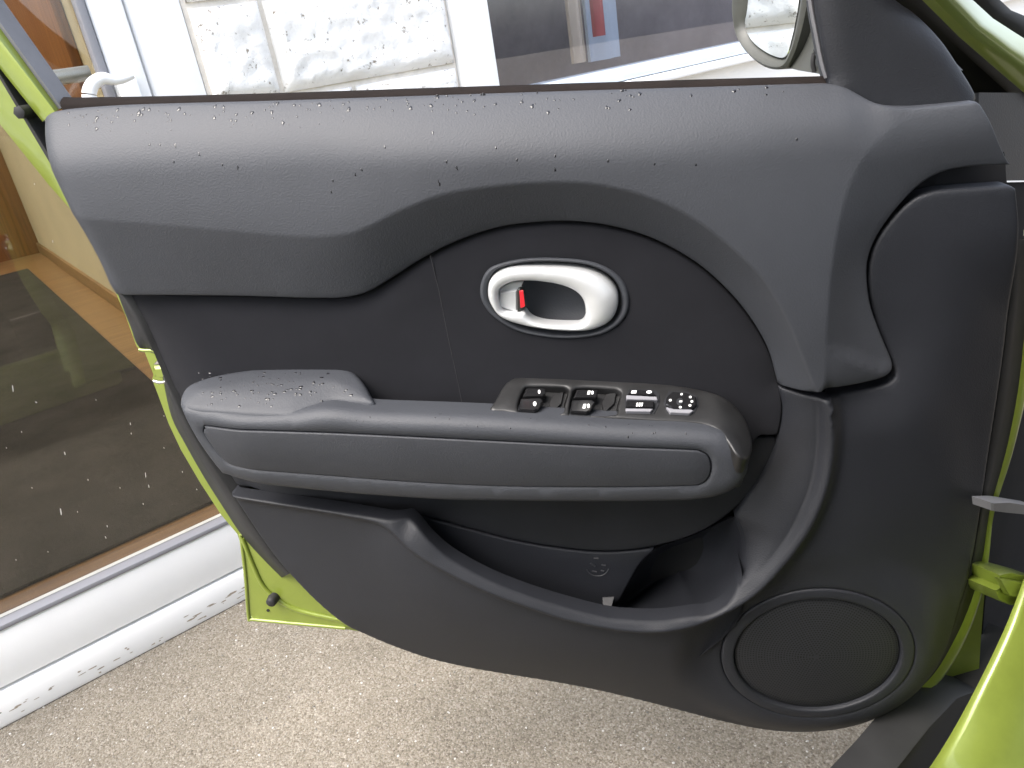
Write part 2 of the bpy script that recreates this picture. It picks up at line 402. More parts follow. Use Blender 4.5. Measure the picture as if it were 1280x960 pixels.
M['grille'] = mat_grille()
M['water'] = mat('rain_water', (.010, .010, .012), .16, spec=.5)
M['tyre_mark'] = M['rubber']

# ------------------------------------------------------------------ ground
def grid(name, m, x0, x1, y0, y1, z, nx=1, ny=1):
    V = [(x0 + (x1 - x0) * i / nx, y0 + (y1 - y0) * j / ny, z) for j in range(ny + 1) for i in range(nx + 1)]
    Fc = [(j * (nx + 1) + i, j * (nx + 1) + i + 1, (j + 1) * (nx + 1) + i + 1, (j + 1) * (nx + 1) + i) for j in range(ny) for i in range(nx)]
    return mesh(name, V, Fc, m, None, False)
g = grid('ground', M['ground'], -60, 60, -60, 60, 0); g['kind'] = 'structure'

def pebbles():
    ico = [(0, 0, 1)] + [(math.cos(a) * .87, math.sin(a) * .87, .35) for a in np.linspace(0, 2 * math.pi, 5, False)] + [(math.cos(a), math.sin(a), -.3) for a in np.linspace(.6, .6 + 2 * math.pi, 5, False)]
    fc = [(0, 1 + k, 1 + (k + 1) % 5) for k in range(5)] + [(1 + k, 6 + k, 1 + (k + 1) % 5) for k in range(5)] + [(6 + k, 6 + (k + 1) % 5, 1 + (k + 1) % 5) for k in range(5)]
    V, Fc, mi = [], [], []
    ico = np.array(ico)
    for i in range(26000):
        # the strip of ground the open door leaves in view
        x, y = rng.uniform(-1.15, 1.0), rng.uniform(.65, 2.3)
        if -.5635 * x + .826 * y > 1.68: continue
        s_ = .0010 + .0018 * rng.random() ** 2.5; a = rng.uniform(0, 6.28); e = rng.uniform(.7, 1.3)
        P = ico * (s_ * e, s_ / e, s_ * .55); c, q = math.cos(a), math.sin(a)
        P = np.c_[P[:, 0] * c - P[:, 1] * q + x, P[:, 0] * q + P[:, 1] * c + y, P[:, 2] + .0002]
        k = len(V); V += list(P); Fc += [tuple(k + j for j in f) for f in fc]; mi += [int(rng.choice(5, p=[.34, .28, .22, .08, .08]))] * len(fc)
    me = bpy.data.meshes.new('pebbles'); me.from_pydata([tuple(map(float, v)) for v in V], [], Fc)
    for c, r_ in (((.29, .26, .22), .6), ((.25, .22, .18), .6), ((.20, .17, .14), .6), ((.47, .455, .43), .3), ((.13, .12, .105), .5)):
        me.materials.append(mat('pebble', c, r_, spec=.6))
    me.polygons.foreach_set('material_index', mi)
    o = link('pebbles', me, None); o['kind'] = 'stuff'; o['label'] = 'small tan and white pebbles set in the concrete under the door'; o['category'] = 'gravel'
pebbles()

# ------------------------------------------------------------------ building
B = thing('building', BLD, 'white painted rock faced stone building with glazed entrance door behind the open car door', 'building')
def W(x, y, q=0.0):
    p = BLD.at_y(x, y, q); return p[0], p[2]
DX0, DX1, DZ = -.80, .535, 2.16        # door frame opening
GX1 = .352                            # right edge of the glass
SX0, SX1 = .535, 1.148                # stone pier
WX0, WX1, WZ0, WZ1 = 1.258, 5.2, 1.0, 2.15
def stones(x0, x1, z0, z1, joints=None):
    """coursed rock-faced blocks standing proud of the mortar"""
    zs = [.0, .27, .56, .815, 1.088, 1.278, 1.53, 1.76, 2.02, 2.25, 2.5]
    for k in range(len(zs) - 1):
        za, zb = max(z0, zs[k]), min(z1, zs[k + 1])
        if zb - za < .05: continue
        cuts = [x0]
        if joints and k in joints: cuts += joints[k]
        else:
            while cuts[-1] < x1 - .5: cuts.append(cuts[-1] + rng.uniform(.24, .5))
        cuts = [c for c in cuts if c < x1 - .08] + [x1]
        for a, b in zip(cuts[:-1], cuts[1:]):
            g_ = .006; xa, xb, ya, yb = a + g_, b - g_, za + g_, zb - g_
            nx, ny = max(6, int((xb - xa) / .010)), max(5, int((yb - ya) / .010))
            H = np.zeros((ny + 1, nx + 1))
            for sc, am in ((3, .004), (7, .005), (16, .006), (40, .006)):
                gy, gx = max(2, int(sc * (yb - ya) / .3) + 2), max(2, int(sc * (xb - xa) / .3) + 2)
                q = rng.random((gy, gx)); yi = np.linspace(0, gy - 1.001, ny + 1); xi = np.linspace(0, gx - 1.001, nx + 1)
                y0_, x0_ = yi.astype(int), xi.astype(int); fy, fx = sm(yi - y0_)[:, None], sm(xi - x0_)[None]
                H += am * (q[y0_][:, x0_] * (1 - fy) * (1 - fx) + q[y0_ + 1][:, x0_] * fy * (1 - fx) + q[y0_][:, x0_ + 1] * (1 - fy) * fx + q[y0_ + 1][:, x0_ + 1] * fy * fx)
            I, J = np.meshgrid(np.linspace(0, 1, nx + 1), np.linspace(0, 1, ny + 1))
            ed = np.minimum(np.minimum(I, 1 - I) * (xb - xa), np.minimum(J, 1 - J) * (yb - ya))
            pr = .004 + sm(ed / .018) * (.006 + H)
            wob = .007 * (rng.random((ny + 1, nx + 1)) - .5) * (ed > 1e-6)
            V = [(xa + (xb - xa) * I[j, i] + wob[j, i], -pr[j, i], ya + (yb - ya) * J[j, i]) for j in range(ny + 1) for i in range(nx + 1)]
            Fc = [(j * (nx + 1) + i, j * (nx + 1) + i + 1, (j + 1) * (nx + 1) + i + 1, (j + 1) * (nx + 1) + i) for j in range(ny) for i in range(nx)]
            rim = [j for j in range(nx + 1)] + [j * (nx + 1) + nx for j in range(1, ny + 1)] + [ny * (nx + 1) + i for i in range(nx - 1, -1, -1)] + [j * (nx + 1) for j in range(ny - 1, 0, -1)]
            k0 = len(V); V += [(V[i][0], .012, V[i][2]) for i in rim]; m_ = len(rim)
            Fc += [(rim[i], k0 + i, k0 + (i + 1) % m_, rim[(i + 1) % m_]) for i in range(m_)]
            mesh('stone', V, Fc, M['stone'], STW)
STW = box('stone_wall', M['mortar'], (SX0, .002, 0), (SX1, .30, 2.5), B, 0)
stones(SX0 + .004, SX1 - .002, 0, 2.5, {4: [.692], 3: [.86], 5: [.66, 1.0]})
STW = box('stone_wall', M['mortar'], (-3.2, .002, 0), (DX0, .30, 2.5), B, 0)
stones(-3.2, DX0, 0, 2.5)
box('lintel', M['render'], (DX0, .004, DZ), (DX1, .30, 2.5), B, .004)
box('corner_post', M['pvc'], (SX1 + .002, -.02, 0), (WX0, .08, 2.3), B, .006)
box('rendered_wall', M['render'], (WX0, .0, 0), (WX1 + 1, .3, WZ0 - .03), B, .006)
box('window_head', M['render'], (SX1, .004, WZ1 + .151), (WX1 + 1, .30, 2.5), B, .004)
# sill, frame and pane of the shop window
sw = box('shop_window', M['pvc'], (WX0 + .001, .02, WZ1), (WX1, .08, WZ1 + .15), B, .004)
box('frame', M['pvc'], (WX1 - .06, .02, WZ0 + .05), (WX1, .08, WZ1 - .001), sw, .004)
box('pane', M['shop_pane'], (WX0 + .001, .045, WZ0 + .004), (WX1 - .061, .051, WZ1 - .001), sw, 0)
sl = box('window_sill', M['sill'], (WX0 + .003, -.045, WZ0 - .029), (WX1, .12, WZ0 + .002), B, .006)
box('sill_lip', M['render'], (WX0 + .003, -.06, WZ0 - .055), (WX1, -.002, WZ0 - .031), sl, .006)

# entrance door: frame, leaf rails, pane, handle, push bar
RZ0, RZ1 = .078, .205
ed = box('entrance_door', M['pvc'], (GX1 + .012, -.012, .08), (.428, .06, DZ - .07), B, .006)      # right stile of the leaf
box('bottom_rail', M['pvc'], (DX0 + .07, -.012, RZ0 + .004), (GX1 + .011, .058, RZ1), ed, .006)
box('top_rail', M['pvc'], (DX0 + .07, -.012, DZ - .16), (GX1 + .011, .058, DZ - .07), ed, .006)
box('left_stile', M['pvc'], (DX0 + .07, -.012, RZ1 + .001), (DX0 + .17, .058, DZ - .161), ed, .006)
box('gasket', M['gasket'], (DX0 + .17, -.016, RZ1 + .0005), (GX1 + .008, .02, RZ1 + .012), ed, .003)
box('gasket', M['gasket'], (GX1 - .004, -.016, RZ1 + .013), (GX1 + .011, .02, DZ - .162), ed, .003)
box('pane', M['pane'], (DX0 + .171, .012, RZ1 + .013), (GX1 - .005, .018, DZ - .162), ed, 0)
fr = box('door_frame', M['pvc'], (.4315, -.004, 0), (DX1 - .001, .09, DZ - .001), B, .006)
box('frame_post', M['pvc'], (DX0 + .002, -.004, 0), (DX0 + .066, .09, DZ - .001), fr, .006)
box('frame_head', M['pvc'], (DX0 + .067, -.004, DZ - .066), (.4305, .09, DZ - .001), fr, .006)
th = box('threshold', M['pvc'], (DX0 + .067, -.022, .0), (.4305, .12, .074), fr, .007)
# worn drips along the threshold foot
dirt = mat('flaked_dirt', (.36, .31, .25), .9, var=(60, .3, .02))
V, Fc = [], []
for i in range(80):
    s_ = rng.uniform(-.75, .42); z_ = .012 + .03 * rng.random(); L_ = rng.uniform(.002, .016); H_ = rng.uniform(.0008, .003); k = len(V)
    n_ = 7; a0 = np.linspace(0, 2 * math.pi, n_, False); rr = rng.uniform(.5, 1, n_)
    V += [(s_ + L_ * r_ * math.cos(a), -.0226, z_ + H_ * r_ * math.sin(a)) for a, r_ in zip(a0, rr)]; Fc.append(tuple(range(k, k + n_)))
o = mesh('flaked_paint', V, Fc, dirt, fr, False); o['kind'] = 'stuff'
# lever handle on the stile
hx, hz = W(112, 118, -.05)
hp = [W(x, y, -.055) for x, y in ((112, 124), (112, 114), (117, 104), (128, 98), (142, 100), (155, 98), (166, 94))]
P = cr([(a, -.055, b) for a, b in hp], 6)
h_ = tube('handle', M['pvc'], P, np.r_[np.linspace(.013, .011, len(P) // 2), np.linspace(.011, .006, len(P) - len(P) // 2)], ed, 12)
box('backplate', M['pvc'], (GX1 + .018, -.022, hp[0][1] - .17), (GX1 + .055, -.013, hp[0][1] + .03), h_, .005)
pb = [W(x, y, .05) for x, y in ((112, 91), (60, 104))]
tube('push_bar', mat('dull_steel', (.45, .45, .44), .35, metal=.6), [(pb[0][0], .05, pb[0][1]), (DX0 + .2, .05, pb[0][1])], .014, ed, 14)
# drips and scratches on the door glass
V, Fc = [], []
SPOT = .5
marks = [(16, 486, 3, 16), (81, 567, 3, 8), (76, 640, 4, 16), (134, 658, 2, 5), (182, 594, 2, 12), (186, 608, 2, 7), (163, 530, 2, 6), (164, 542, 2, 4), (45, 503, 5, 3), (132, 672, 3, 5), (27, 540, 2, 4), (168, 695, 2, 3), (179, 630, 2, 4), (246, 612, 2, 3), (66, 235, 3, 2), (43, 230, 2, 4), (66, 302, 1.5, 7), (8, 560, 2, 3), (110, 600, 1.5, 4), (40, 610, 1.5, 3), (205, 560, 1.5, 3), (228, 590, 1.5, 4), (150, 610, 1.2, 3), (120, 500, 1.2, 4), (205, 520, 1.2, 3), (97, 640, 1.2, 3), (60, 690, 1.2, 3), (20, 700, 1.2, 4)]
for x, y, a, b in marks:
    p = [W(x + dx * SPOT, y + dy * SPOT, .0105) for dx, dy in ((-a * .5, -b * .5), (a * .1, -b * .5), (a * .6, b * .2), (a * .5, b * .5), (a * .1, b * .45), (-a * .3, 0))]
    k = len(V); V += [(q[0], .0105, q[1]) for q in p]; Fc.append(tuple(range(k, k + 6)))
    V += [(q[0], .0115, q[1]) for q in p]; Fc.append(tuple(range(k + 6, k + 12))); Fc += [(k + i, k + (i + 1) % 6, k + 6 + (i + 1) % 6, k + 6 + i) for i in range(6)]
o = mesh('splash_marks', V, Fc, mat('dried_splash', (.5, .48, .45), .5), ed, False); o['kind'] = 'stuff'
# roof edge and the room behind the glass
box('roof_edge', M['render'], (-3.25, -.06, 2.501), (WX1 + 1.05, .34, 2.62), B, .01)
FZ = .06
SWX, BWY = .70, 6.3
def room(name, m, lo, hi, bev=0): return box(name, m, lo, hi, B, bev)
room('interior_floor', M['wood'], (-3.2, .301, .0), (SWX - .002, BWY, FZ))
room('interior_floor', M['interior'], (SWX + .09, .301, .0), (WX1 + 1, 3.2, FZ))
room('interior_back_wall', M['wood_red'], (-3.2, BWY + .002, 0), (SWX + .08, BWY + .1, 2.5))
room('interior_back_wall', mat('brown_grey_wall', (.20, .185, .185), .8, var=(2.2, .4, .02)), (SWX + .09, .62, 0), (WX1 + 1, .68, 2.5))  # shop backdrop, its mottling imitates street reflections in the pane
room('interior_side_wall', M['tan_wall'], (SWX, .301, 0), (SWX + .08, BWY, 2.449))
room('interior_side_wall', M['tan_wall'], (-3.3, .301, 0), (-3.201, BWY, 2.5))
room('interior_side_wall', M['interior'], (WX1 + 1.001, .301, 0), (WX1 + 1.1, 3.3, 2.5))
room('interior_ceiling', M['render'], (3.4, .31, 2.45), (WX1 + 1, .69, 2.499))
room('added_rooflight', M['pane'], (-3.2, .31, 2.47), (3.39, BWY, 2.48))  # made-up glazed roof, put in so daylight brightens the rooms
room('skirting_board', M['wood'], (SWX - .022, .302, FZ + .002), (SWX - .001, BWY - .01, FZ + .09), .003)
dm = box('doormat', M['mat'], (-2.2, .40, FZ + .001), (.49, 5.5, FZ + .012), None, .004)
dm.parent = None; dm.matrix_world = Matrix.Translation(BLD.o) @ Matrix.Rotation(BLD.r, 4, 'Z')
dm['label'] = 'large dark brown mat on the wood floor seen through the glass door'; dm['category'] = 'doormat'
p0 = BLD.at_x(97, 90, SWX - .03); print('board', p0, BLD.at_x(105, 122, SWX - .03))
wb = box('wooden_board', M['wood_red'], (SWX - .04, p0[1], .93), (SWX - .001, 3.4, 2.3), None, .006)
wb.matrix_world = Matrix.Translation(BLD.o) @ Matrix.Rotation(BLD.r, 4, 'Z')
wb['label'] = 'orange brown wooden board on the tan wall inside the glass door'; wb['category'] = 'board'
# added strips imitating street reflections in the shop window
def hanging(name, m, x0, x1, y0, y1, q, label):
    (a, _), (b, _) = W(x0, y1, q), W(x1, y1, q); zt = 1.75; zb = W(x0, y1, q)[1]
    n_ = 14; xs = np.linspace(a, b, n_); wv = .012 * np.sin(np.linspace(0, 9, n_))
    front = [(x, q + v_ - .006, 0) for x, v_ in zip(xs, wv)]; backp = [(x, q + v_ + .006, 0) for x, v_ in zip(xs[::-1], wv[::-1])]
    ring_ = np.array(front + backp)
    o = ring_solid(name, m, [ring_ + [0, 0, zt], ring_ + [0, 0, (zt + zb) / 2], ring_ + [0, 0, zb]], None)
    o.matrix_world = Matrix.Translation(BLD.o) @ Matrix.Rotation(BLD.r, 4, 'Z'); o['label'] = label; o['category'] = 'reflection strip'
hanging('reflection_strip', mat('red_reflection', (.40, .10, .10), .8), 744, 757, 0, 46, .22, 'narrow red strip in the shop window imitating the reflection of a person in red')
hanging('reflection_strip', mat('pale_blue_reflection', (.42, .50, .56), .8), 737, 776, 0, 78, .30, 'pale blue grey strip behind the red one imitating a reflection in the shop window')
hanging('reflection_strip', mat('beige_reflection', (.50, .45, .36), .8), 717, 733, 0, 80, .25, 'narrow beige strip left of the red one imitating a reflection in the shop window')

# ------------------------------------------------------------------ placeholder end of part one

# ------------------------------------------------------------------ the car door
DR = thing('car_door_assembly', DOOR, 'open lime green car door with black inner trim panel, seen from the driver seat', 'car door')
def dl(pts, w=0.0):            # traced points -> door local 3D
    ws = w if hasattr(w, '__len__') else [w] * len(pts)
    return np.array([D3(x, y, q) for (x, y), q in zip(pts, ws)])

# traced lines of the trim (photo pixels)
top_line = [(62, 152), (66, 147), (75, 141), (88, 136), (140, 132.5), (200, 130.5), (350, 126.5), (500, 121.5), (700, 115), (900, 109), (1030, 105)]
sail_line = [(1030, 105), (1046, 106), (1060, 111), (1075, 119), (1092, 128), (1112, 133), (1140, 134), (1180, 131), (1222, 127)]
C_px = [(60, 268), (120, 275), (200, 281), (300, 290), (380, 296), (430, 293), (460, 283), (500, 263), (550, 244), (600, 235), (660, 229), (720, 228), (770, 235), (820, 250), (870, 275), (915, 310), (955, 350), (985, 400), (1005, 450), (1019, 486)]
S_px = [(152, 366), (200, 366), (300, 367), (400, 370), (430, 370), (460, 364), (490, 347), (530, 322), (570, 302), (620, 285), (670, 278), (720, 277), (770, 284), (820, 300), (870, 328), (910, 363), (940, 400), (962, 440), (973, 480)]
F_px = [(1262, 206), (1220, 208), (1185, 213), (1160, 224), (1138, 242), (1112, 272), (1094, 300), (1085, 325), (1084, 350), (1088, 380), (1096, 405), (1106, 430), (1114, 449), (1116, 459), (1112, 467), (1099, 474), (1070, 481), (1045, 485), (1020, 485)]
E_px = [(1228, 134), (1190, 138), (1150, 148), (1118, 164), (1090, 190), (1068, 225), (1054, 265), (1044, 310), (1036, 370), (1032, 430), (1030, 486)]
LEFT_px = [(62, 150), (75, 190), (90, 230), (104, 265), (115, 290), (128, 322), (140, 352), (152, 366)]
LEFT_w = [-.060, -.043, -.034, -.030, -.029, -.030, -.034, -.038]
F_w = [-.014] * 7 + [-.013, -.012, -.011] + [-.011, -.010, -.009, -.008, -.006, -.003, .002, .005, -.001]
C_uv, S_uv, E_uv, F_uv = cr(UV(C_px, .012), 5), cr(UV(S_px, -.016), 5), cr(UV(E_px, .008), 5), cr(UV(F_px, F_w), 5)
TOP_uv = np.vstack([cr(UV(top_line, [-.058, -.055, -.050, -.044, -.034] + [-.032] * 6), 4), cr(UV(sail_line, [-.032, -.031, -.026, -.020, -.016, -.014, -.014, -.014, -.014]), 4)[1:]])
TOPL = TOP_uv[np.argsort(TOP_uv[:, 0])]
RIGHT_uv = cr(UV([(1222, 127), (1234, 150), (1246, 178), (1256, 198), (1262, 206)], [-.014, -.014, -.015, -.017, -.019]), 4)

def side(P, Q):                 # + above / outside a line running left to right
    d, _ = seg_dist(P, Q, False)
    A, Bq = Q[:-1], Q[1:]; Mx = (A + Bq) / 2
    idx = np.argmin(((P[:, None] - Mx[None]) ** 2).sum(2), 1); T = Bq[idx] - A[idx]; V_ = P - A[idx]
    return d * np.sign(T[:, 0] * V_[:, 1] - T[:, 1] * V_[:, 0])
def _arc(P, v, n=300):
    L = np.r_[0, np.cumsum(np.linalg.norm(np.diff(P, axis=0), axis=1))]; return np.interp(np.linspace(0, L[-1], n), L, v)
F_wv = _arc(F_uv, np.interp(np.linspace(0, len(F_w) - 1, len(F_uv)), range(len(F_w)), F_w))
def h_upper(P):
    dt = np.interp(P[:, 0], TOPL[:, 0], TOPL[:, 1]) - P[:, 1]
    dC = side(P, C_uv); dS, _ = seg_dist(P, S_uv, False); dE = side(P, E_uv); dF, _ = seg_dist(P, F_uv, False)
    w_ = -(.030 - .018 * sm((P[:, 0] - .31) / .05)) * np.clip(1 - dt / .055, 0, 1) ** 2.2
    w_ = w_ + .011 * sm(1 - dC / .13) * sm(dt / .06)
    t = np.clip(dS / (dS + np.abs(dC) + 1e-6), 0, 1)
    ws = -.007 - .009 * sm((P[:, 0] + .22) / .16)
    band = ws + (.011 - ws) * (1 - (1 - t) ** 1.06)
    inC = dC < 0
    w_ = np.where(inC, np.minimum(band, w_ + .0005), w_)
    # right hand bevel down to the hinge side
    inE = dE < 0                # E runs right to left then down: inside lies to its other side
    tE = np.clip(dF / (dF + np.abs(dE) + 1e-6), 0, 1)
    pF = seg_dist(P, F_uv, False)[1]; wF = np.interp(pF, np.linspace(0, 1, 300), F_wv)
    be = wF + (w_ - wF) * (1 - (1 - tE) ** 1.08)
    return w_, inE, be
LEFT_uv = cr(UV(LEFT_px, LEFT_w), 4)
def h_up(P):
    w_, inE, be = h_upper(P)
    right = side(P, E_uv[::-1]) < 0
    dl_ = seg_dist(P, LEFT_uv, False)[0]; w_ = w_ - .028 * np.clip(1 - dl_ / .030, 0, 1) ** 2
    return np.where(right & (P[:, 0] > .26), np.minimum(w_, be), w_)
up_out = chain(TOP_uv, RIGHT_uv, F_uv, cr(UV([(1019, 484), (1000, 484), (973, 480)], [-.002, -.008, -.018]), 3), S_uv[::-1], cr(UV(LEFT_px[::-1], LEFT_w[::-1]), 4))
upper = panel('upper_trim', M['soft'], up_out, h_up, DR, r=.0022, skirt=.016, step=.0065, lines=[C_uv, E_uv])

# dark carrier behind all trim pieces
bk = UV([(96, 160), (300, 132), (700, 118), (1036, 106), (1062, 116), (1090, 134), (1140, 140), (1222, 134), (1252, 190), (1268, 280), (1262, 420), (1240, 560), (1215, 680), (1180, 780), (1130, 850), (1050, 890), (950, 892), (820, 862), (620, 822), (470, 780), (400, 730), (320, 640), (262, 550), (225, 470), (175, 380), (150, 330), (110, 240)], -.085)
panel('trim_carrier', M['dark'], bk, lambda P: np.full(len(P), -.085), DR, r=0, skirt=.01, step=.05)

panel('groove_floor', M['dead'], UV([(1020, 530), (1060, 330), (1090, 250), (1140, 196), (1256, 190), (1262, 300), (1150, 310), (1120, 420), (1140, 500)], -.05), lambda P: np.full(len(P), -.05), DR, r=0, skirt=.01, step=.05)
# knit insert
I_left = [(156, 372), (165, 385), (178, 408), (192, 440), (205, 470), (222, 505), (245, 550), (268, 585)]
ins_out = chain(cr(UV([(x, y + 2) for x, y in S_px], -.025), 5), cr(UV([(974, 484), (976, 512), (971, 541)], -.024), 4), UV([(948, 541), (900, 600), (500, 600), (268, 585)], -.024), cr(UV(I_left[::-1], -.03), 4))
def h_ins(P):
    dS, _ = seg_dist(P, S_uv, False); dL, _ = seg_dist(P, cr(UV(I_left, -.03), 4), False)
    return -.018 - .005 * np.clip(1 - dS / .03, 0, 1) ** 2 - .020 * np.clip(1 - dL / .07, 0, 1) ** 2
bz = crc(MAIN.px([(600, 365), (603, 347), (614, 333), (638, 325), (665, 321.5), (700, 321.5), (735, 325), (762, 335), (780, 351), (787, 372), (784, 392), (770, 408), (748, 418), (715, 422), (680, 420), (645, 412), (618, 396), (605, 381)], -.020), 5)
insert = panel('cloth_insert', M['cloth'], ins_out, h_ins, DR, r=.002, skirt=.02, holes=[bz.mean(0) + (bz - bz.mean(0)) * .985], rh=.0015)
tube('hairline_scuff', mat('pale_scuff', (.026, .025, .028), .8), [D3(x, y, -.0180) for x, y in ((533, 300), (548, 360), (562, 430), (573, 480), (579, 512))], .0004, insert, 5)

# lower insert under the armrest, slightly darker plastic standing in for shade
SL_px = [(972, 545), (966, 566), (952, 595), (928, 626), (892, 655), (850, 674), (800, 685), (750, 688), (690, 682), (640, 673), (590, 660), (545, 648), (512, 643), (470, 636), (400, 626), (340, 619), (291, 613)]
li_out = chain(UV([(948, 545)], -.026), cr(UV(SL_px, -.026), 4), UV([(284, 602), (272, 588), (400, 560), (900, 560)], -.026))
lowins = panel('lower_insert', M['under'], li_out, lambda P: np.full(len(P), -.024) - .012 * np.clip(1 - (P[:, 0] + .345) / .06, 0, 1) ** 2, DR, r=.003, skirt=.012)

def arcvals(P, v, n=300):         # values given per vertex, resampled along the arc
    L = np.r_[0, np.cumsum(np.linalg.norm(np.diff(P, axis=0), axis=1))]
    return np.interp(np.linspace(0, L[-1], n), L, v)
# ---- lower trim with the pocket lip
RG_px = [(1040, 488), (1042, 520), (1041, 560), (1034, 605), (1020, 645), (1004, 674), (978, 708), (942, 745), (900, 770), (862, 784), (830, 790), (795, 790), (756, 785), (705, 774), (660, 759), (621, 745), (585, 729), (554, 713), (530, 699), (510, 684), (490, 664), (468, 652), (420, 642), (350, 631), (290, 621)]
RG_w = np.array([.008, .009, .010, .013, .015, .016, .017, .021, .028, .035, .041, .041, .042, .042, .042, .041, .039, .036, .033, .029, .024, .018, .009, -.003, -.013])
RI_px = [(1019, 488), (1022, 520), (1021, 560), (1015, 600), (1001, 638), (984, 670), (951, 712), (902, 751), (866, 768)]
RI_w = np.array([-.003, -.002, -.001, .001, .004, .006, .010, .019, .028])
OUT_px = [(1262, 232), (1266, 280), (1265, 340), (1258, 420), (1247, 500), (1236, 570), (1226, 640), (1216, 700), (1203, 750), (1185, 795), (1160, 838), (1130, 872), (1090, 898), (1050, 910), (1000, 915), (950, 912), (900, 902), (850, 889), (800, 876), (740, 862), (680, 851), (600, 838), (540, 825), (490, 808), (450, 791), (430, 781), (400, 757), (370, 727), (340, 692), (312, 652), (290, 618)]
OUT_w = np.interp(np.arange(len(OUT_px)), [0, 8, 13, 17, 25, 30], [-.03, -.032, -.022, -.018, -.02, -.022])
RG_uv = cr(MAIN.px(RG_px, RG_w), 5); RI_uv = cr(MAIN.px(RI_px, RI_w), 5); OUT_uv = cr(MAIN.px(OUT_px, OUT_w), 4)
RGwv = np.interp(np.linspace(0, 1, 200), np.r_[0, np.cumsum(np.linalg.norm(np.diff(MAIN.px(RG_px, RG_w), axis=0), axis=1))] / np.linalg.norm(np.diff(MAIN.px(RG_px, RG_w), axis=0), axis=1).sum(), RG_w)
OUwv = np.interp(np.linspace(0, 1, 200), np.r_[0, np.cumsum(np.linalg.norm(np.diff(MAIN.px(OUT_px, OUT_w), axis=0), axis=1))] / np.linalg.norm(np.diff(MAIN.px(OUT_px, OUT_w), axis=0), axis=1).sum(), OUT_w)
IN_px = [(973, 484), (977, 512), (972, 545), (966, 566), (952, 595), (930, 626), (918, 646)]
IN_uv = cr(UV(IN_px, -.020), 4)
RIM_px = [(918, 646), (927, 668), (929, 692), (922, 718), (907, 744), (886, 762), (862, 772)]
RIM_w = [-.020, -.017, -.011, -.004, .006, .018, .029]
LIP_px = [(862, 772), (830, 777), (795, 777), (756, 773), (705, 760), (660, 746), (621, 731), (590, 716), (560, 698), (537, 678), (522, 660), (511, 648)]
LIP_w = [.029, .033, .035, .036, .036, .036, .035, .033, .030, .027, .021, .012]
JT_px = [(511, 648), (500, 645), (470, 638), (420, 631), (350, 622), (290, 614)]
Fp_px = [(973, 484), (1000, 487), (1019, 488), (1035, 488), (1062, 485), (1095, 479), (1112, 473), (1117, 466), (1114, 452), (1106, 432), (1096, 405), (1088, 375), (1085, 345), (1089, 318), (1099, 295), (1118, 270), (1140, 250), (1165, 240), (1200, 236), (1262, 232)]
lt_out = chain(cr(MAIN.px(Fp_px, -.018), 5), OUT_uv, cr(MAIN.px(JT_px[::-1], [-.026, -.016, -.006, .002, .009, .012]), 4), cr(MAIN.px(LIP_px[::-1], LIP_w[::-1]), 5), cr(MAIN.px(RIM_px[::-1], RIM_w[::-1]), 4), IN_uv[::-1])
INW_uv = np.vstack([IN_uv, cr(MAIN.px(RIM_px, RIM_w), 4), cr(MAIN.px(LIP_px, LIP_w), 4)])
INWw = np.r_[np.full(len(IN_uv), -.019), np.interp(np.linspace(0, 6, 25), range(7), RIM_w), np.interp(np.linspace(0, 11, 45), range(12), LIP_w)]
INWv = arcvals(INW_uv, INWw)
# speaker frame
RIwv = arcvals(RI_uv, np.interp(np.linspace(0, len(RI_w) - 1, len(RI_uv)), range(len(RI_w)), RI_w))
# which side of the ridge is inner?
_t = side(UV([(960, 560), (1150, 560)], 0), RG_uv); print('flip', _t); FLIP = 1 if _t[0] < 0 else -1
_s0 = side
def side_rg(P): return FLIP * _s0(P, RG_uv)
FU_uv = UV([(1090, 385), (1085, 345), (1089, 318), (1099, 295), (1118, 270), (1140, 250), (1165, 240), (1200, 236), (1262, 232)], -.0165)
OS_uv = resample(OUT_uv, .006, False); OSw = np.interp(np.linspace(0, 1, len(OS_uv)), np.linspace(0, 1, 200), OUwv)
RS_uv = resample(RG_uv, .006, False); RSw = np.interp(np.linspace(0, 1, len(RS_uv)), np.linspace(0, 1, 200), RGwv)
def soft_dist(P, Q, Qw):        # rounded distance to a line and the height felt there
    D = np.hypot(P[:, None, 0] - Q[None, :, 0], P[:, None, 1] - Q[None, :, 1]) + 1e-5
    k = D ** -4.0; q = k.sum(1)
    return np.minimum((q * .006 * 2 / math.pi) ** (-1 / 3), D.min(1) * 1.3), (k * Qw[None]).sum(1) / q
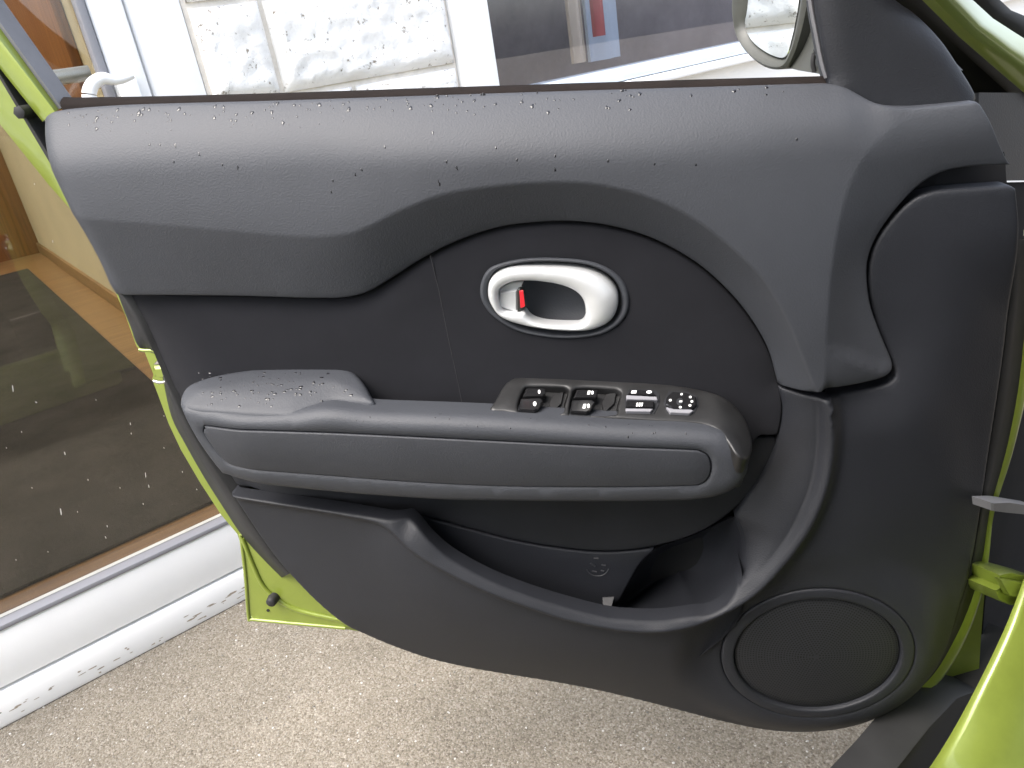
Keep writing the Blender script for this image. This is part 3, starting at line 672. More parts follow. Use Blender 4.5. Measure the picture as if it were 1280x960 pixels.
def h_low1(P):
    dR, pR = seg_dist(P, RG_uv, False); dO, wO = soft_dist(P, OS_uv, OSw); dRs, wRs = soft_dist(P, RS_uv, RSw)
    wR = np.interp(pR, np.linspace(0, 1, 200), RGwv)
    dI, pI = seg_dist(P, INW_uv, False); wI = np.interp(pI * 299, range(300), INWv)
    inner = (side_rg(P) < 0) & (P[:, 0] > -.2)
    fall = (.010 + .10 * np.clip(wR - .01, 0, .03)) * sm(dR / .011)
    fs = sm(dR / .011); base = wR * (1 - fs) + wRs * fs - (.010 + .10 * np.clip(wRs - .01, 0, .03)) * fs; dRr = dR * (1 - fs) + dRs * fs; t = np.clip(dO / (dO + dRr + 1e-6), 0, 1)
    outer = wO + (base - wO) * (1 - (1 - t) ** 2.0)
    # slanting crease of the hinge side
    ca = UV([(1112, 470), (1215, 655)], -.01); dc = side(P, ca); nearc = sm(1 - np.abs(dc) / .05) * sm((1 - t) * 4) * sm(t * 4)
    outer = outer + .004 * nearc * (P[:, 0] > .2)
    kF = sm(1.35 - seg_dist(P, FU_uv, False)[0] / .10); outer = outer * (1 - kF) - .0165 * kF
    tin = np.clip(dI / (dI + dR + 1e-6), 0, 1)
    inn = wI + (wR - wI) * tin
    # the band between cloth and crest, and the bright chamfer beside the crest
    dM, pM = seg_dist(P, RI_uv, False); wM = np.interp(pM * (len(RIwv) - 1), range(len(RIwv)), RIwv)
    kr = sm((P[:, 0] - RI_uv[-1][0]) / .04 + .5); inband = (_s0(P, RI_uv) * FLIP) < 0
    tb_ = np.clip(dI / (dI + dM + 1e-6), 0, 1); tc_ = np.clip(dM / (dM + dR + 1e-6), 0, 1)
    band = wI + (wM - wI) * (1 - (1 - tb_) ** 1.35); cham = wM + (wR - wM) * np.sin(tc_ * math.pi / 2)
    inn = np.where(inband, band, cham) * kr + inn * (1 - kr)
    return np.where(inner, inn, outer)
SPK_W = .0
sp_ext = MAIN.px([(900, 818), (1146, 808), (1031, 735), (1021, 898)], SPK_W)
SPC = np.array([(sp_ext[0][0] + sp_ext[1][0]) / 2, (sp_ext[2][1] + sp_ext[3][1]) / 2]); SPR = np.array([(sp_ext[1][0] - sp_ext[0][0]) / 2, (sp_ext[2][1] - sp_ext[3][1]) / 2])
print('speaker', SPC, SPR)
def h_low(P):
    h = h_low1(P); q = np.hypot(*((P - SPC) / SPR).T)
    k = sm((1.55 - q) / .5) * sm(seg_dist(P, RG_uv, False)[0] / .02); return h * (1 - k) + SPK_W * k
ang = np.linspace(0, 2 * math.pi, 120, False)
spk_hole = SPC + np.c_[np.cos(ang), np.sin(ang)] * SPR * .985
lower = panel('lower_trim', M['hard'], lt_out, h_low, DR, r=.0038, skirt=lambda p: .018, step=.0052, holes=[spk_hole], lines=[RG_uv, RI_uv])

# ---- speaker
SP = bpy.data.objects.new('speaker', None); COL.objects.link(SP); SP.parent = DR; SP.empty_display_size = .05
SP.location = MAIN.to3(SPC[None], np.array([SPK_W]))[0]; SP.rotation_euler = (rad(90), 0, 0)
def sp_ring(prof, name, m):     # profile of (radius fraction, height)
    rows = [np.array([(SPR[0] * f * math.cos(a), SPR[1] * f * math.sin(a), h) for a in np.linspace(0, 2 * math.pi, 121)]) for f, h in prof]
    return loft(name, m, rows, SP)
sp_ring([(.99, -.012), (.986, -.0008), (.978, .0004), (.965, .0008), (.94, .0011), (.90, .0014), (.872, .0013), (.862, .0008), (.855, -.0008), (.850, -.006), (.848, -.012)], 'speaker_ring', M['hard'])
sp_ring([(.846, -.012), (.844, -.0040), (.835, -.0034), (.7, -.0018), (.5, -.0004), (.25, .0006), (.02, .001), (.0001, .001)], 'speaker_grille', M['grille'])

# ---- map pocket
pw_out = chain(cr(UV([(818, 685), (800, 688), (750, 691), (690, 685), (640, 676), (590, 663), (545, 651), (505, 642)], -.029), 4), UV([(505, 700), (620, 800), (758, 806)], -.029), cr(UV([(762, 778), (772, 756), (785, 732), (800, 706), (818, 688)], -.029), 4))
panel('pocket_back_wall', M['hard'], pw_out, lambda P: np.full(len(P), -.029), DR, r=.003, skirt=.01, step=.02)
fl0 = cr(dl([(510, 650), (530, 690), (585, 724), (660, 756), (756, 780), (830, 785), (870, 776), (925, 720), (925, 660)], [.005] * 9), 4); fl0[:, 2] -= .055
fl1 = fl0 + [0, .09, 0]
loft('pocket_floor', M['under'], [fl0, fl1], DR)
# bottle well: a bowl sunk between the pocket wall and the trim
pb_ = cr(dl([(918, 646), (893, 657), (862, 671), (840, 678), (818, 688), (800, 706), (785, 732), (772, 756), (762, 778)], [-.021, -.026, -.027, -.027, -.0265, -.0265, -.024, -.018, -.010]), 4)
lipb = cr(dl([(762, 778), (800, 785), (835, 784), (862, 776)], [-.010, .012, .022, .030]), 4)[1:]
rimb = cr(dl(RIM_px[::-1], np.array(RIM_w[::-1]) - .0012), 4)[1:-1]
ring0 = np.vstack([pb_, lipb, rimb]); cb0 = D3(850, 725, -.02)
rings = []
for f, dy, dz in ((1.012, -.0008, 0), (1, 0, 0), (.97, .008, -.002), (.92, .022, -.008), (.82, .042, -.018), (.62, .060, -.03), (.35, .070, -.036), (.03, .073, -.038)):
    L = cb0 + (ring0 - cb0) * f + [0, dy, dz]; rings.append(np.vstack([L, L[:1]]))
loft('bottle_well', M['hard'], rings, DR)
# upright rib catching the light between pocket and well
rb_ = [D3(x, y, w_) for x, y, w_ in ((753, 746, -.020), (768, 745, -.022), (760, 776, .004), (754, 775, .002))]
prism('pocket_rib', M['grey_trim'], rb_, np.cross(rb_[1] - rb_[0], rb_[3] - rb_[0]) * (-1 if np.cross(rb_[1] - rb_[0], rb_[3] - rb_[0])[1] > 0 else 1), .006, DR, .001)
# moulded round mark on the pocket wall
mk = bpy.data.objects.new('moulded_mark', None)
mp_ = [D3(747 + 14 * math.cos(a), 709 + 11 * math.sin(a), -.0287) for a in np.linspace(0.2, 2.9, 14)]
mo = tube('moulded_mark', M['grey_trim'], mp_, .0006, DR, 6)
for x0_, y0_, x1_, y1_ in ((738, 704, 744, 708), (752, 706, 757, 707), (740, 714, 746, 715), (751, 713, 755, 714), (742, 698, 748, 698)):
    tube('moulded_stroke', M['grey_trim'], [D3(x0_, y0_, -.0285), D3((x0_ + x1_) / 2, (y0_ + y1_) / 2, -.0285), D3(x1_, y1_, -.0285)], .0010, mo, 6)

# ---- armrest rail
AW = .050
arm_top = MAIN.px([(232, 500), (300, 508), (360, 508), (415, 502), (470, 507), (550, 510), (620, 513), (700, 518), (780, 523), (850, 526), (885, 529)], .024)
arm_end = MAIN.px([(900, 533), (918, 543), (930, 558), (934, 576), (928, 594), (912, 608), (890, 616)], [.026, .028, .028, .028, .028, .028, .028])
arm_bot = MAIN.px([(860, 619), (780, 621), (700, 621), (620, 620), (560, 619), (480, 614), (420, 609), (360, 603), (310, 597), (288, 593)], .026)
arm_lft = MAIN.px([(282, 590), (268, 572), (250, 546), (236, 520), (230, 506)], [.022, .021, .021, .021, .021])
arm_out = chain(cr(arm_top, 4), cr(arm_end, 4), cr(arm_bot, 4), cr(arm_lft, 3))
arm_top_y = lambda u: np.interp(u, arm_top[:, 0], arm_top[:, 1])
def arm_skirt(p): return .024 if (p[1] > arm_top_y(p[0]) - .012 and p[0] < .2) else .048
ACX = arm_out[:, 0].min()
def h_arm(P): return AW - .012 * sm(1 - (P[:, 0] - ACX) / .08) - .004 * (np.clip((P[:, 1] - np.interp(P[:, 0], arm_top[:, 0], arm_top[:, 1])) / -.09, 0, 1)) ** 2
groove = [(254, 540), (258, 535), (266, 533), (420, 541), (600, 550), (760, 558), (860, 562), (876, 564), (886, 571), (889, 584), (885, 598), (876, 605), (860, 607), (760, 609), (620, 608), (500, 602), (400, 594), (330, 587), (294, 581), (283, 576), (268, 560)]
GR_w = [.040, .041, .042] + [.048] * 14 + [.046, .042, .040, .039]
GR = crc(MAIN.px(groove, GR_w), 4)
def h_arm2(P):
    d, _ = seg_dist(P, GR, True)
    return h_arm(P) - .0022 * np.exp(-(d / .0014) ** 2)
arm = panel('armrest', M['soft'], arm_out, h_arm2, DR, r=.017, skirt=arm_skirt, step=.0045, holes=[GR], rh=.0014)
pad_out = crc(MAIN.px(groove, GR_w), 4); cpad = pad_out.mean(0)
pad_out = cpad + (pad_out - cpad) * np.array([.9984, .992])
panel('armrest_pad', M['inlay'], pad_out, lambda P: h_arm(P) + .0006 + .0016 * sm(seg_dist(P, pad_out, True)[0] / .02), DR, r=.0016, skirt=.006, step=.008)

# ---- pull cup cushion at the rear of the armrest
cf, cb_ = D3(300, 518, .042), D3(345, 459, -.022)
cf2 = D3(440, 512, .034)
cupP = Plane(cf, cf2 - cf, cb_ - cf)
cup_px = [(226, 508), (224, 496), (232, 482), (252, 472), (280, 465), (320, 459), (360, 457), (400, 456), (425, 457), (442, 463), (454, 476), (462, 490), (468, 504), (440, 503), (415, 501), (395, 508), (370, 518), (358, 520), (320, 519), (280, 516), (245, 513)]
cup_out = crc(cupP.px(cup_px), 4)
def h_cup(P):
    d, _ = seg_dist(P, cup_out, True); return .004 * sm(d / .03)
cup = panel('pull_cup_cushion', M['soft'], cup_out, h_cup, DR, plane=cupP, r=.007, skirt=.02, step=.005, ds=.003)

# ---- switch pod
pf, pf2, pbk = D3(640, 515, .026), D3(860, 527, .026), D3(760, 473, -.022)
podP = Plane(pf, pf2 - pf, pbk - pf)
pod_px = [(612, 512), (620, 498), (629, 482), (638, 474), (650, 471), (700, 471), (760, 473), (820, 478), (870, 485), (905, 495), (930, 510), (942, 528), (944, 548), (936, 566), (922, 566), (908, 549), (892, 535), (870, 529), (820, 526), (760, 522), (700, 519), (650, 517), (630, 514)]
pod_out = crc(podP.px(pod_px), 3)
pod_c = podP.px([(870, 510)])[0]
def h_pod(P):
    q = podP.px([(895, 500), (950, 540)]); t = np.clip((P[:, 0] - q[0][0]) / (q[1][0] - q[0][0]), 0, 1.3)
    return -.020 * t ** 2
hole_px = [[(650, 515), (647, 508), (650, 496), (655, 486), (661, 482), (700, 483), (710, 485), (710, 492), (706, 505), (704, 515), (690, 516.5)],
           [(712, 517), (712, 506), (715, 494), (719, 485), (740, 484), (768, 486), (775, 488), (776, 494), (772, 508), (770, 517.5), (740, 518.5)]]
pod_holes = [cr(podP.px(h_ + h_[:1]), 2)[:-1] for h_ in hole_px]
pod = panel('switch_panel', M['switch'], pod_out, h_pod, DR, plane=podP, r=.003, skirt=.045, step=.006, ds=.003, holes=pod_holes)
def P3(x, y, h): return DOOR.hit(x, y, podP.O + podP.N * h, podP.N)
def pod_prism(name, m, pts, h, depth, parent, bev=.0012):
    return prism(name, m, [P3(x, y, h) for x, y in pts], podP.N, depth, parent, bev)
for k, h_ in enumerate(hole_px):    # wells behind the rockers, scooped for the finger
    pod_prism('switch_well', M['switch'], [(x, y) for x, y in h_], -.010, .004, pod, 0.0005)
    x0_ = 678 if k == 0 else 744
    pod_prism('finger_scoop', M['switch'], [(x0_ + 14, 492), (x0_ + 27, 489), (x0_ + 24, 504), (x0_ + 14, 514), (x0_ + 10, 514), (x0_ + 8, 504)], -.007, .003, pod, .001)
def icon(parent, x, y, a, b, h, slant=.25, kind='bar'):
    if kind == 'dot': pts = [(x + a * math.cos(q), y + b * math.sin(q)) for q in np.linspace(0, 2 * math.pi, 10, False)]
    else: pts = [(x - a + slant * b, y - b), (x + a + slant * b, y - b), (x + a - slant * b, y + b), (x - a - slant * b, y + b)]
    return pod_prism('icon', M['icon'], pts, h, .0006, parent, .0002)
def rocker(pts, h, icons):
    o = pod_prism('window_switch', M['gloss'], pts, h, .008, pod, .0013)
    for i in icons: icon(o, *i[:4], h + .0004, kind=i[4] if len(i) > 4 else 'bar', slant=i[5] if len(i) > 5 else .25)
    return o
rocker([(658, 485), (682, 485), (682, 492), (678, 495), (653, 496)], .0018, [(674, 489.5, 1.6, 2.6, 'dot')])
rocker([(651, 498), (676, 497), (679, 500), (672, 511), (668, 513), (648, 512)], .0032, [(668.5, 504.5, 2.2, 3.0, 'dot')])
rocker([(721, 487), (747, 487), (747, 494), (744, 497), (717, 497)], .0018, [(736, 490.5, 1.7, 2.4), (740.6, 490.5, 1.7, 2.4, 'dot')])
rocker([(715, 500), (740, 499), (744, 502), (737, 513), (733, 515), (713, 514)], .0032, [(730.5, 507.5, 1.8, 2.8), (735.6, 507.0, 1.8, 2.8, 'dot')])
# central locking / window lock switch
pod_prism('switch_surround', M['under'], [(786, 486), (818, 487), (825, 493), (824, 506), (818, 517), (782, 516), (781, 500)], .0006, .004, pod, .0005)
s3 = pod_prism('lock_switch', M['gloss'], [(788, 487), (816, 488), (820, 494), (784, 493)], .0045, .006, pod, .001)
icon(s3, 792.5, 489.7, 3.2, 1.8, .0050); icon(s3, 811.5, 489.8, 3.6, 2.0, .0050, kind='dot')
pod_prism('switch_edge', M['gasket'], [(783, 494), (821, 496), (822, 500), (783, 499)], .0042, .004, s3, .0005)
s4 = pod_prism('window_lock_switch', M['gloss'], [(783, 500), (818, 501), (818, 509), (782, 509)], .0042, .006, pod, .0012)
for q in (796.5, 799.5, 802.5): icon(s4, q, 505.5, 1.0, 2.3, .0047, .2)
pod_prism('switch_edge', M['gasket'], [(782, 510.5), (816, 511), (813, 514.5), (783, 514)], .0036, .004, s4, .0005)
# mirror adjuster
pod_prism('switch_surround', M['under'], [(836, 489), (858, 489), (872, 495), (874, 506), (868, 517), (834, 516), (829, 503)], .0006, .004, pod, .0005)
s5 = pod_prism('mirror_adjuster', M['gloss'], [(840, 489), (858, 490), (870, 495), (871, 505), (864, 511), (842, 510), (832, 505), (833, 496)], .0045, .007, pod, .0013)
for x, y, a in ((852, 492.5, 1.6), (838, 500, 1.8), (863, 496, 1.8), (865, 501.5, 1.8), (862.5, 506.5, 1.8), (850.5, 508.7, 1.8)): icon(s5, x, y, a, a * .85, .0050, kind='dot')
pod_prism('centre_button', M['under'], [(850 + 4.5 * math.cos(q), 501.5 + 4.5 * math.sin(q)) for q in np.linspace(0, 6.28, 12, False)], .0055, .002, s5, .0005)
icon(s5, 851, 501.5, 2.0, .9, .0060)
pod_prism('switch_edge', M['gasket'], [(833, 509), (842, 511.5), (864, 512), (867, 513), (862, 516.5), (838, 515.5)], .0036, .004, s5, .0005)

# ---- inner handle
HB = bpy.data.objects.new('inner_handle', None); COL.objects.link(HB); HB.parent = DR; HB.empty_display_size = .03
bc = bz.mean(0)
def scaled(L, f): return bc + (L - bc) * f
rows = []
for f, h in ((1.005, -.026), (1.0, -.0190), (.985, -.0162), (.955, -.0150), (.925, -.0158), (.900, -.0185), (.888, -.024), (.884, -.030)):
    L = scaled(bz, f); L = np.vstack([L, L[:1]]); rows.append(MAIN.to3(L, np.full(len(L), h)))
loft('handle_bezel', M['soft'], rows, HB)
rows = []
for f, h in ((.90, -.027), (.84, -.034), (.7, -.042), (.45, -.047), (.2, -.048), (.01, -.048)):
    L = scaled(bz, f); L = np.vstack([L, L[:1]]); rows.append(MAIN.to3(L, np.full(len(L), h)))
loft('handle_bowl', M['soft'], rows, HB)
z_ = lambda pts: [(590 + x / 6.095, 310 + y / 6.095) for x, y in pts]
sil_out = z_([(118, 330), (130, 260), (175, 205), (240, 170), (330, 150), (450, 146), (600, 148), (740, 155), (860, 172), (960, 205), (1040, 255), (1095, 320), (1115, 390), (1105, 470), (1070, 540), (1010, 590), (930, 622), (840, 636), (700, 634), (560, 622), (420, 600), (290, 565), (200, 515), (145, 440), (122, 380)])
sil_hole = z_([(196, 345), (232, 300), (300, 268), (395, 258), (520, 264), (650, 284), (760, 322), (828, 375), (860, 445), (862, 540), (830, 590), (760, 598), (660, 596), (560, 588), (470, 565), (420, 528), (392, 496), (300, 500), (230, 490), (202, 440)])
so, sh = crc(MAIN.px(sil_out, -.012), 4), crc(MAIN.px(sil_hole, -.010), 3)
def h_sil(P):
    a, _ = seg_dist(P, so, True); b, _ = seg_dist(P, sh, True); t = a / (a + b + 1e-6)
    return -.0125 + .0065 * np.sin(np.clip(t, 0, 1) * math.pi) ** .7 * np.clip((a + b) / .03, .5, 1.4)
hd = panel('pull_handle', M['silver'], so, h_sil, HB, r=.0028, skirt=.013, step=.003, ds=.0018, holes=[sh])
# silver seat of the lock slider, then the slider itself
seat = z_([(190, 345), (230, 296), (300, 264), (392, 255), (372, 300), (368, 400), (388, 500), (300, 505), (226, 492), (198, 440)])
prism('slider_seat', M['silver'], dl(seat, -.022), (0, -1, 0), .01, hd, .001)
sl_px = z_([(208, 335), (345, 318), (345, 492), (300, 480), (206, 452), (200, 390)])
A_ = dl(sl_px, -.0185)
sld = prism('lock_slider', M['silver'], A_, (0, -1, 0), .008, HB, .0018)
t1 = [D3(*p, h) for p, h in zip(z_([(345, 320), (362, 314), (396, 330), (412, 450), (388, 470), (362, 486), (345, 490)]), (-.014, -.013, -.017, -.018, -.018, -.014, -.0145))]
prism('slider_tab', M['grey_plastic'], t1, (0, -1, 0), .008, sld, .0006)
t2 = [D3(*p, -.0125) for p in z_([(362, 328), (390, 325), (404, 445), (374, 458)])]
prism('lock_mark', M['red'], t2, (.35, -1, 0), .002, sld, .0003)

# ---- side flange, seal, painted shell
cre = [(142, 357), (156, 372), (165, 385), (178, 408), (192, 440), (205, 470), (222, 505), (245, 550), (268, 585), (290, 618), (312, 652), (340, 692), (362, 717)]
out = [(142, 353), (153, 383), (163, 408), (174, 434), (199, 446), (203, 470), (214, 520), (232, 556), (256, 598), (284, 642), (303, 670), (330, 700), (352, 722)]
ra_ = cr(dl(cre, -.032), 5); rb_ = cr(dl([((a[0] * .55 + b[0] * .45), (a[1] * .55 + b[1] * .45)) for a, b in zip(cre, out)], -.045), 5); rc_ = cr(dl(out, -.064), 5)
loft('side_flange', M['rubber'], [ra_ + [.012, .02, 0], ra_, rb_, rc_, rc_ + [.004, .03, 0]], DR)
tube('flange_joint', M['grey_plastic'], [D3(142, 355, -.044), D3(150, 356, -.038), D3(156, 357, -.034)], .0009, DR, 6)
sh_front = [(52, 153), (73, 203), (100, 256), (113, 289), (127, 322), (141, 357), (156, 392), (171, 434), (180, 437), (198, 443), (205, 451), (194, 462), (190, 474), (197, 492), (211, 530), (226, 562), (250, 603), (276, 643), (297, 668), (303, 688), (306, 720), (311, 771), (330, 775), (380, 779), (430, 783), (470, 785), (620, 822), (900, 880), (1080, 890), (1150, 869), (1176, 846), (1207, 795), (1227, 735), (1236, 690), (1243, 620), (1258, 420), (1250, 330), (1200, 230), (1160, 185)]
shf = UV(sh_front, -.066); shc = np.array([UV([(700, 500)], -.066)[0]])
shell = panel('door_shell', M['green'], shf, lambda P: np.full(len(P), -.066), DR, r=.0, skirt=.03, step=.03, holes=[UV([(180, 200), (260, 500), (350, 660), (440, 755), (640, 800), (900, 850), (1100, 840), (1170, 740), (1215, 600), (1238, 420), (1232, 330), (1180, 238), (1130, 195)], -.066)])
outer = dl([(60, 154), (140, 345), (175, 425), (212, 520), (262, 620), (302, 668), (309, 774), (340, 778), (430, 786), (700, 830), (1000, 860), (1100, 868), (1222, 864), (1226, 800), (1240, 620), (1225, 300), (1150, 180)], -.105)
ring_solid('outer_skin', M['green'], [outer, outer + [0, .012, 0], (outer - outer.mean(0)) * [.97, 1, .97] + outer.mean(0) + [0, .035, 0]], shell)
# folded hem and pressed ridge of the lower rear corner
tube('pressed_ridge', M['green'], cr(dl([(303, 672), (316, 705), (330, 733), (352, 752), (378, 764), (432, 776)], -.066), 6), .0035, shell, 10)
tube('hem', M['green'], cr(dl([(301, 668), (307, 720), (311, 771), (316, 774), (345, 777), (432, 785)], -.066), 6), .0026, shell, 8)
pgc = D3(340, 751, -.058)
pl = tube('rubber_plug', M['rubber'], [pgc + [0, -.006, 0], pgc + [0, -.0045, 0], pgc + [0, .0, 0], pgc + [0, .008, 0]], [.0045, .0065, .0072, .0078], shell, 14)
hc = D3(335, 763, -.0655); tube('drain_hole', M['dark'], [hc + [0, -.0007, 0], hc + [0, .004, 0]], .0022, shell, 10)
# hinge side: rubber, thin painted edge
ro = cr(dl([(1266, 300), (1264, 360), (1258, 420), (1247, 500), (1236, 570), (1226, 640), (1216, 700), (1203, 750), (1185, 795), (1160, 838), (1130, 868)], -.035), 4)
rs = cr(dl([(1290, 300), (1288, 360), (1282, 420), (1274, 490), (1259, 565), (1238, 640), (1229, 700), (1215, 752), (1194, 800), (1168, 843), (1134, 874)], -.06), 4)
rg = cr(dl([(1302, 300), (1300, 360), (1294, 420), (1284, 490), (1265, 570), (1243, 640), (1236, 700), (1225, 752), (1206, 802), (1177, 850), (1140, 880)], -.064), 4)
loft('hinge_side_seal', M['rubber'], [ro + [-.01, .01, 0], ro, (ro + rs) / 2 + [0, .004, 0], rs, rs + [0, .02, 0]], DR)
loft('painted_edge', M['green'], [rs + [-.002, -.001, 0], (rs + rg) / 2 + [0, -.004, 0], rg, rg + [.002, .04, 0]], DR)

# ---- latch in the rear edge
la = thing('latch', (0, 0, 0), '', ''); del la['label']; del la['category']; la.parent = DR
prism('latch_cover', M['green'], dl([(190, 459), (208, 458), (212, 464), (211, 471), (203, 474), (192, 473), (189, 466)], -.050), (0, -1, 0), .02, la, .004)
prism('latch_plate', M['bright'], dl([(191, 456), (200, 447), (204, 448), (208, 456)], -.054), (0, -1, 0), .02, la, .001)
tube('latch_lip', M['green'], cr(dl([(174, 437), (181, 438), (190, 438), (199, 442), (204, 448)], -.058), 4), .0022, la, 8)
tube('latch_base', M['bright'], cr(dl([(192, 476), (200, 478), (208, 476), (212, 470)], -.052), 4), .002, la, 8)

# ---- belt seal, window frame, sail trim
bs = [(77, 127), (100, 127.5), (200, 126), (350, 122), (500, 117), (700, 110.5), (900, 104.5), (1036, 101)]
b0 = cr(dl([(x, y - 3.5) for x, y in bs], -.050), 4); b1 = cr(dl([(x, y + 8) for x, y in bs], -.040), 4)
loft('belt_seal', M['brown_seal'], [b0 + [0, .012, -.01], b0 + [0, .004, .0015], b0, (b0 + b1) / 2 + [0, -.002, .001], b1 + [0, 0, .002], b1 + [0, .0, -.02]], DR)
def ext(a, b, y):  # continue a traced line up to height y
    return (a[0] + (b[0] - a[0]) * (y - a[1]) / (b[1] - a[1]), y)
FR = bpy.data.objects.new('window_frame', None); COL.objects.link(FR); FR.parent = DR; FR.empty_display_size = .05
def strip(name, m, lines, ws, par, back=.02, top=-420):
    rows = []
    for (a, b), w_ in zip(lines, ws):
        p = [ext(a, b, top), ext(a, b, top * .4), a, b]; rows.append(cr(dl(p, w_), 3))
    rows = [rows[0] + [0, back, 0]] + rows + [rows[-1] + [0, back, 0]]
    return loft(name, m, rows, par, split=50)
strip('glass_run', M['grey_rubber'], [((0, 20), (81, 134)), ((0, 28), (77, 135)), ((0, 36), (73, 137))], (-.050, -.046, -.048), FR)
strip('frame_post', M['green'], [((0, 36), (73, 137)), ((0, 50), (69, 140)), ((0, 72), (60, 146)), ((0, 86), (53, 152))], (-.047, -.040, -.040, -.050), FR, .03)
strip('post_seal', M['rubber'], [((0, 87), (110, 260)), ((0, 93), (106, 268)), ((0, 99), (104, 274))], (-.050, -.046, -.050), FR)
strip('post_flange', M['green'], [((0, 99), (100, 262)), ((-12, 110), (94, 268)), ((-30, 118), (60, 230))], (-.058, -.064, -.075), FR, .01)
strip('post_flange', M['green'], [((-10, 128), (0, 130)), ((-10, 139), (0, 141))], (-.06, -.062), FR, .01) if False else None
sc_ = D3(28, 140, -.044)
tube('frame_bolt', M['rubber'], [sc_ + [0, -.006, 0], sc_ + [0, -.005, 0], sc_ + [0, .004, 0], sc_ + [0, .014, 0]], [.004, .0065, .0072, .0072], FR, 6)
fl_ = dl([(0, 131), (26, 131), (38, 146), (52, 166), (68, 196), (62, 190), (46, 168), (34, 153), (18, 144), (0, 141)], -.068)
prism('flange_web', M['green'], fl_, (0, -1, 0), .01, FR, .001)
# sail trim over the mirror root
sail_px = [(1017, -60), (1018, 0), (1024, 40), (1030, 72), (1036, 99), (1046, 102), (1060, 110), (1075, 119), (1092, 127), (1112, 132), (1140, 133), (1180, 130), (1214, 126), (1221, 121), (1212, 104), (1198, 82), (1180, 55), (1160, 32), (1140, 14), (1120, 0), (1050, -60)]
sail_out = chain(cr(UV(sail_px[:5], -.036), 4), cr(UV([(x, y + 9) for x, y in sail_px[4:13]], -.030), 4), cr(UV(sail_px[13:15], -.038), 4), cr(UV(sail_px[14:], -.038), 4))
sR = cr(UV(sail_px[13:], -.038), 4); sL = cr(UV(sail_px[:5], -.036), 4)
def h_sail(P):
    dr, _ = seg_dist(P, sR, False); dl_, _ = seg_dist(P, sL, False)
    return -.027 - .010 * np.clip(1 - dr / .016, 0, 1) ** 2 - .007 * np.clip(1 - dl_ / .018, 0, 1) ** 2
panel('sail_trim', M['hard'], sail_out, h_sail, DR, r=.003, skirt=.03, step=.006)
tube('glass_edge_strip', M['grey_rubber'], cr(dl([(1008, -60), (1013, 0), (1021, 45), (1028, 80), (1033, 97)], -.042), 4), .0022, DR, 6)
# window frame over the sail, and along the top, out of the picture's edge
strip('front_post', M['rubber'], [((1100, 0), (1196, 88)), ((1108, 0), (1200, 88)), ((1116, 0), (1204, 88))], (-.052, -.046, -.054), FR, .004, -90)

# ---- outside mirror
ml = np.array([D3(970, 30, -.17)])[0]
def wdir(az): return DOOR.M @ np.array([math.sin(rad(az)), math.cos(rad(az)), 0])
r_in = DOOR.ray(970, 30)[1]; r_in = r_in / np.linalg.norm(r_in)
n_m = wdir(-41) - r_in; n_m /= np.linalg.norm(n_m)
def MP(pts, h=0): return np.array([DOOR.hit(x, y, ml + n_m * h, n_m) for x, y in pts])
MR = bpy.data.objects.new('outside_mirror', None); COL.objects.link(MR); MR.parent = DR; MR.empty_display_size = .05
gl_px = [(934, 10), (931, 28), (934, 42), (943, 55), (958, 66), (972, 72), (980, 72), (985, 66), (990, 48), (995, 25), (999, 0), (1002, -30), (998, -60), (980, -72), (955, -70), (940, -45)]
rim_px = [(915, 0), (916, 25), (920, 44), (929, 60), (942, 74), (957, 84), (972, 87), (984, 83), (993, 66), (1000, 45), (1006, 20), (1010, -5), (1013, -40), (1005, -75), (980, -92), (945, -90), (924, -50)]
glp = MP(gl_px, -.004); rimp = crc(MP(rim_px, 0), 3)
prism('mirror_glass', M['mirror'], crc(MP(gl_px, -.004), 3), n_m, .004, MR, .0005)
cm = rimp.mean(0); inner = crc(MP([(934 + (x - 934) * 1.0, y) for x, y in gl_px], -.004), 3)
def to_n(L, n_): return np.stack([np.interp(np.linspace(0, 1, n_, False), np.linspace(0, 1, len(L) + 1), np.r_[L[:, k], L[:1, k]]) for k in range(3)], 1)
def align(L, c):                # start loops at the same bearing
    a = np.arctan2((L - c)[:, 2], (L - c) @ np.cross(n_m, [0, 0, 1])); i = np.argmin(np.abs(a)); L = np.roll(L, -i, 0)
    a2 = np.unwrap(np.arctan2((L - c)[:, 2], (L - c) @ np.cross(n_m, [0, 0, 1])))
    return L if a2[-1] > a2[0] else np.roll(L[::-1], 1, 0)
ri = to_n(align(rimp, cm), 64); ii = to_n(align(inner, cm), 64)
rings = [cm + (ii - cm) * .97 - n_m * .012, ii - n_m * .006, ii + (ri - ii) * .3 + n_m * .001, ii + (ri - ii) * .75 + n_m * .003, ri, cm + (ri - cm) * 1.03 - n_m * .02, cm + (ri - cm) * .98 - n_m * .05, cm + (ri - cm) * .8 - n_m * .085, cm + (ri - cm) * .45 - n_m * .105]
ring_solid('mirror_housing', M['grey_plastic'], rings, MR, True, True, 50)
# arm between housing and door
am = [dl([(984, 84), (1002, 40), (1012, -10), (1015, -60)], -.16), dl([(998, 88), (1012, 45), (1018, 0), (1019, -60)], -.13), dl([(1022, 92), (1026, 55), (1026, 10), (1024, -60)], -.08), dl([(1034, 94), (1034, 60), (1030, 10), (1026, -60)], -.05)]
fr_ = [cr(a, 5) for a in am]
loft('mirror_arm', M['grey_plastic'], [fr_[0] + [0, .03, 0]] + fr_ + [fr_[-1] + [0.01, .03, 0]], MR)
tube('arm_joint', M['rubber'], cr(dl([(1026, 52), (1019, 64), (1016, 78), (1018, 90)], -.085), 4), .0022, MR, 8)

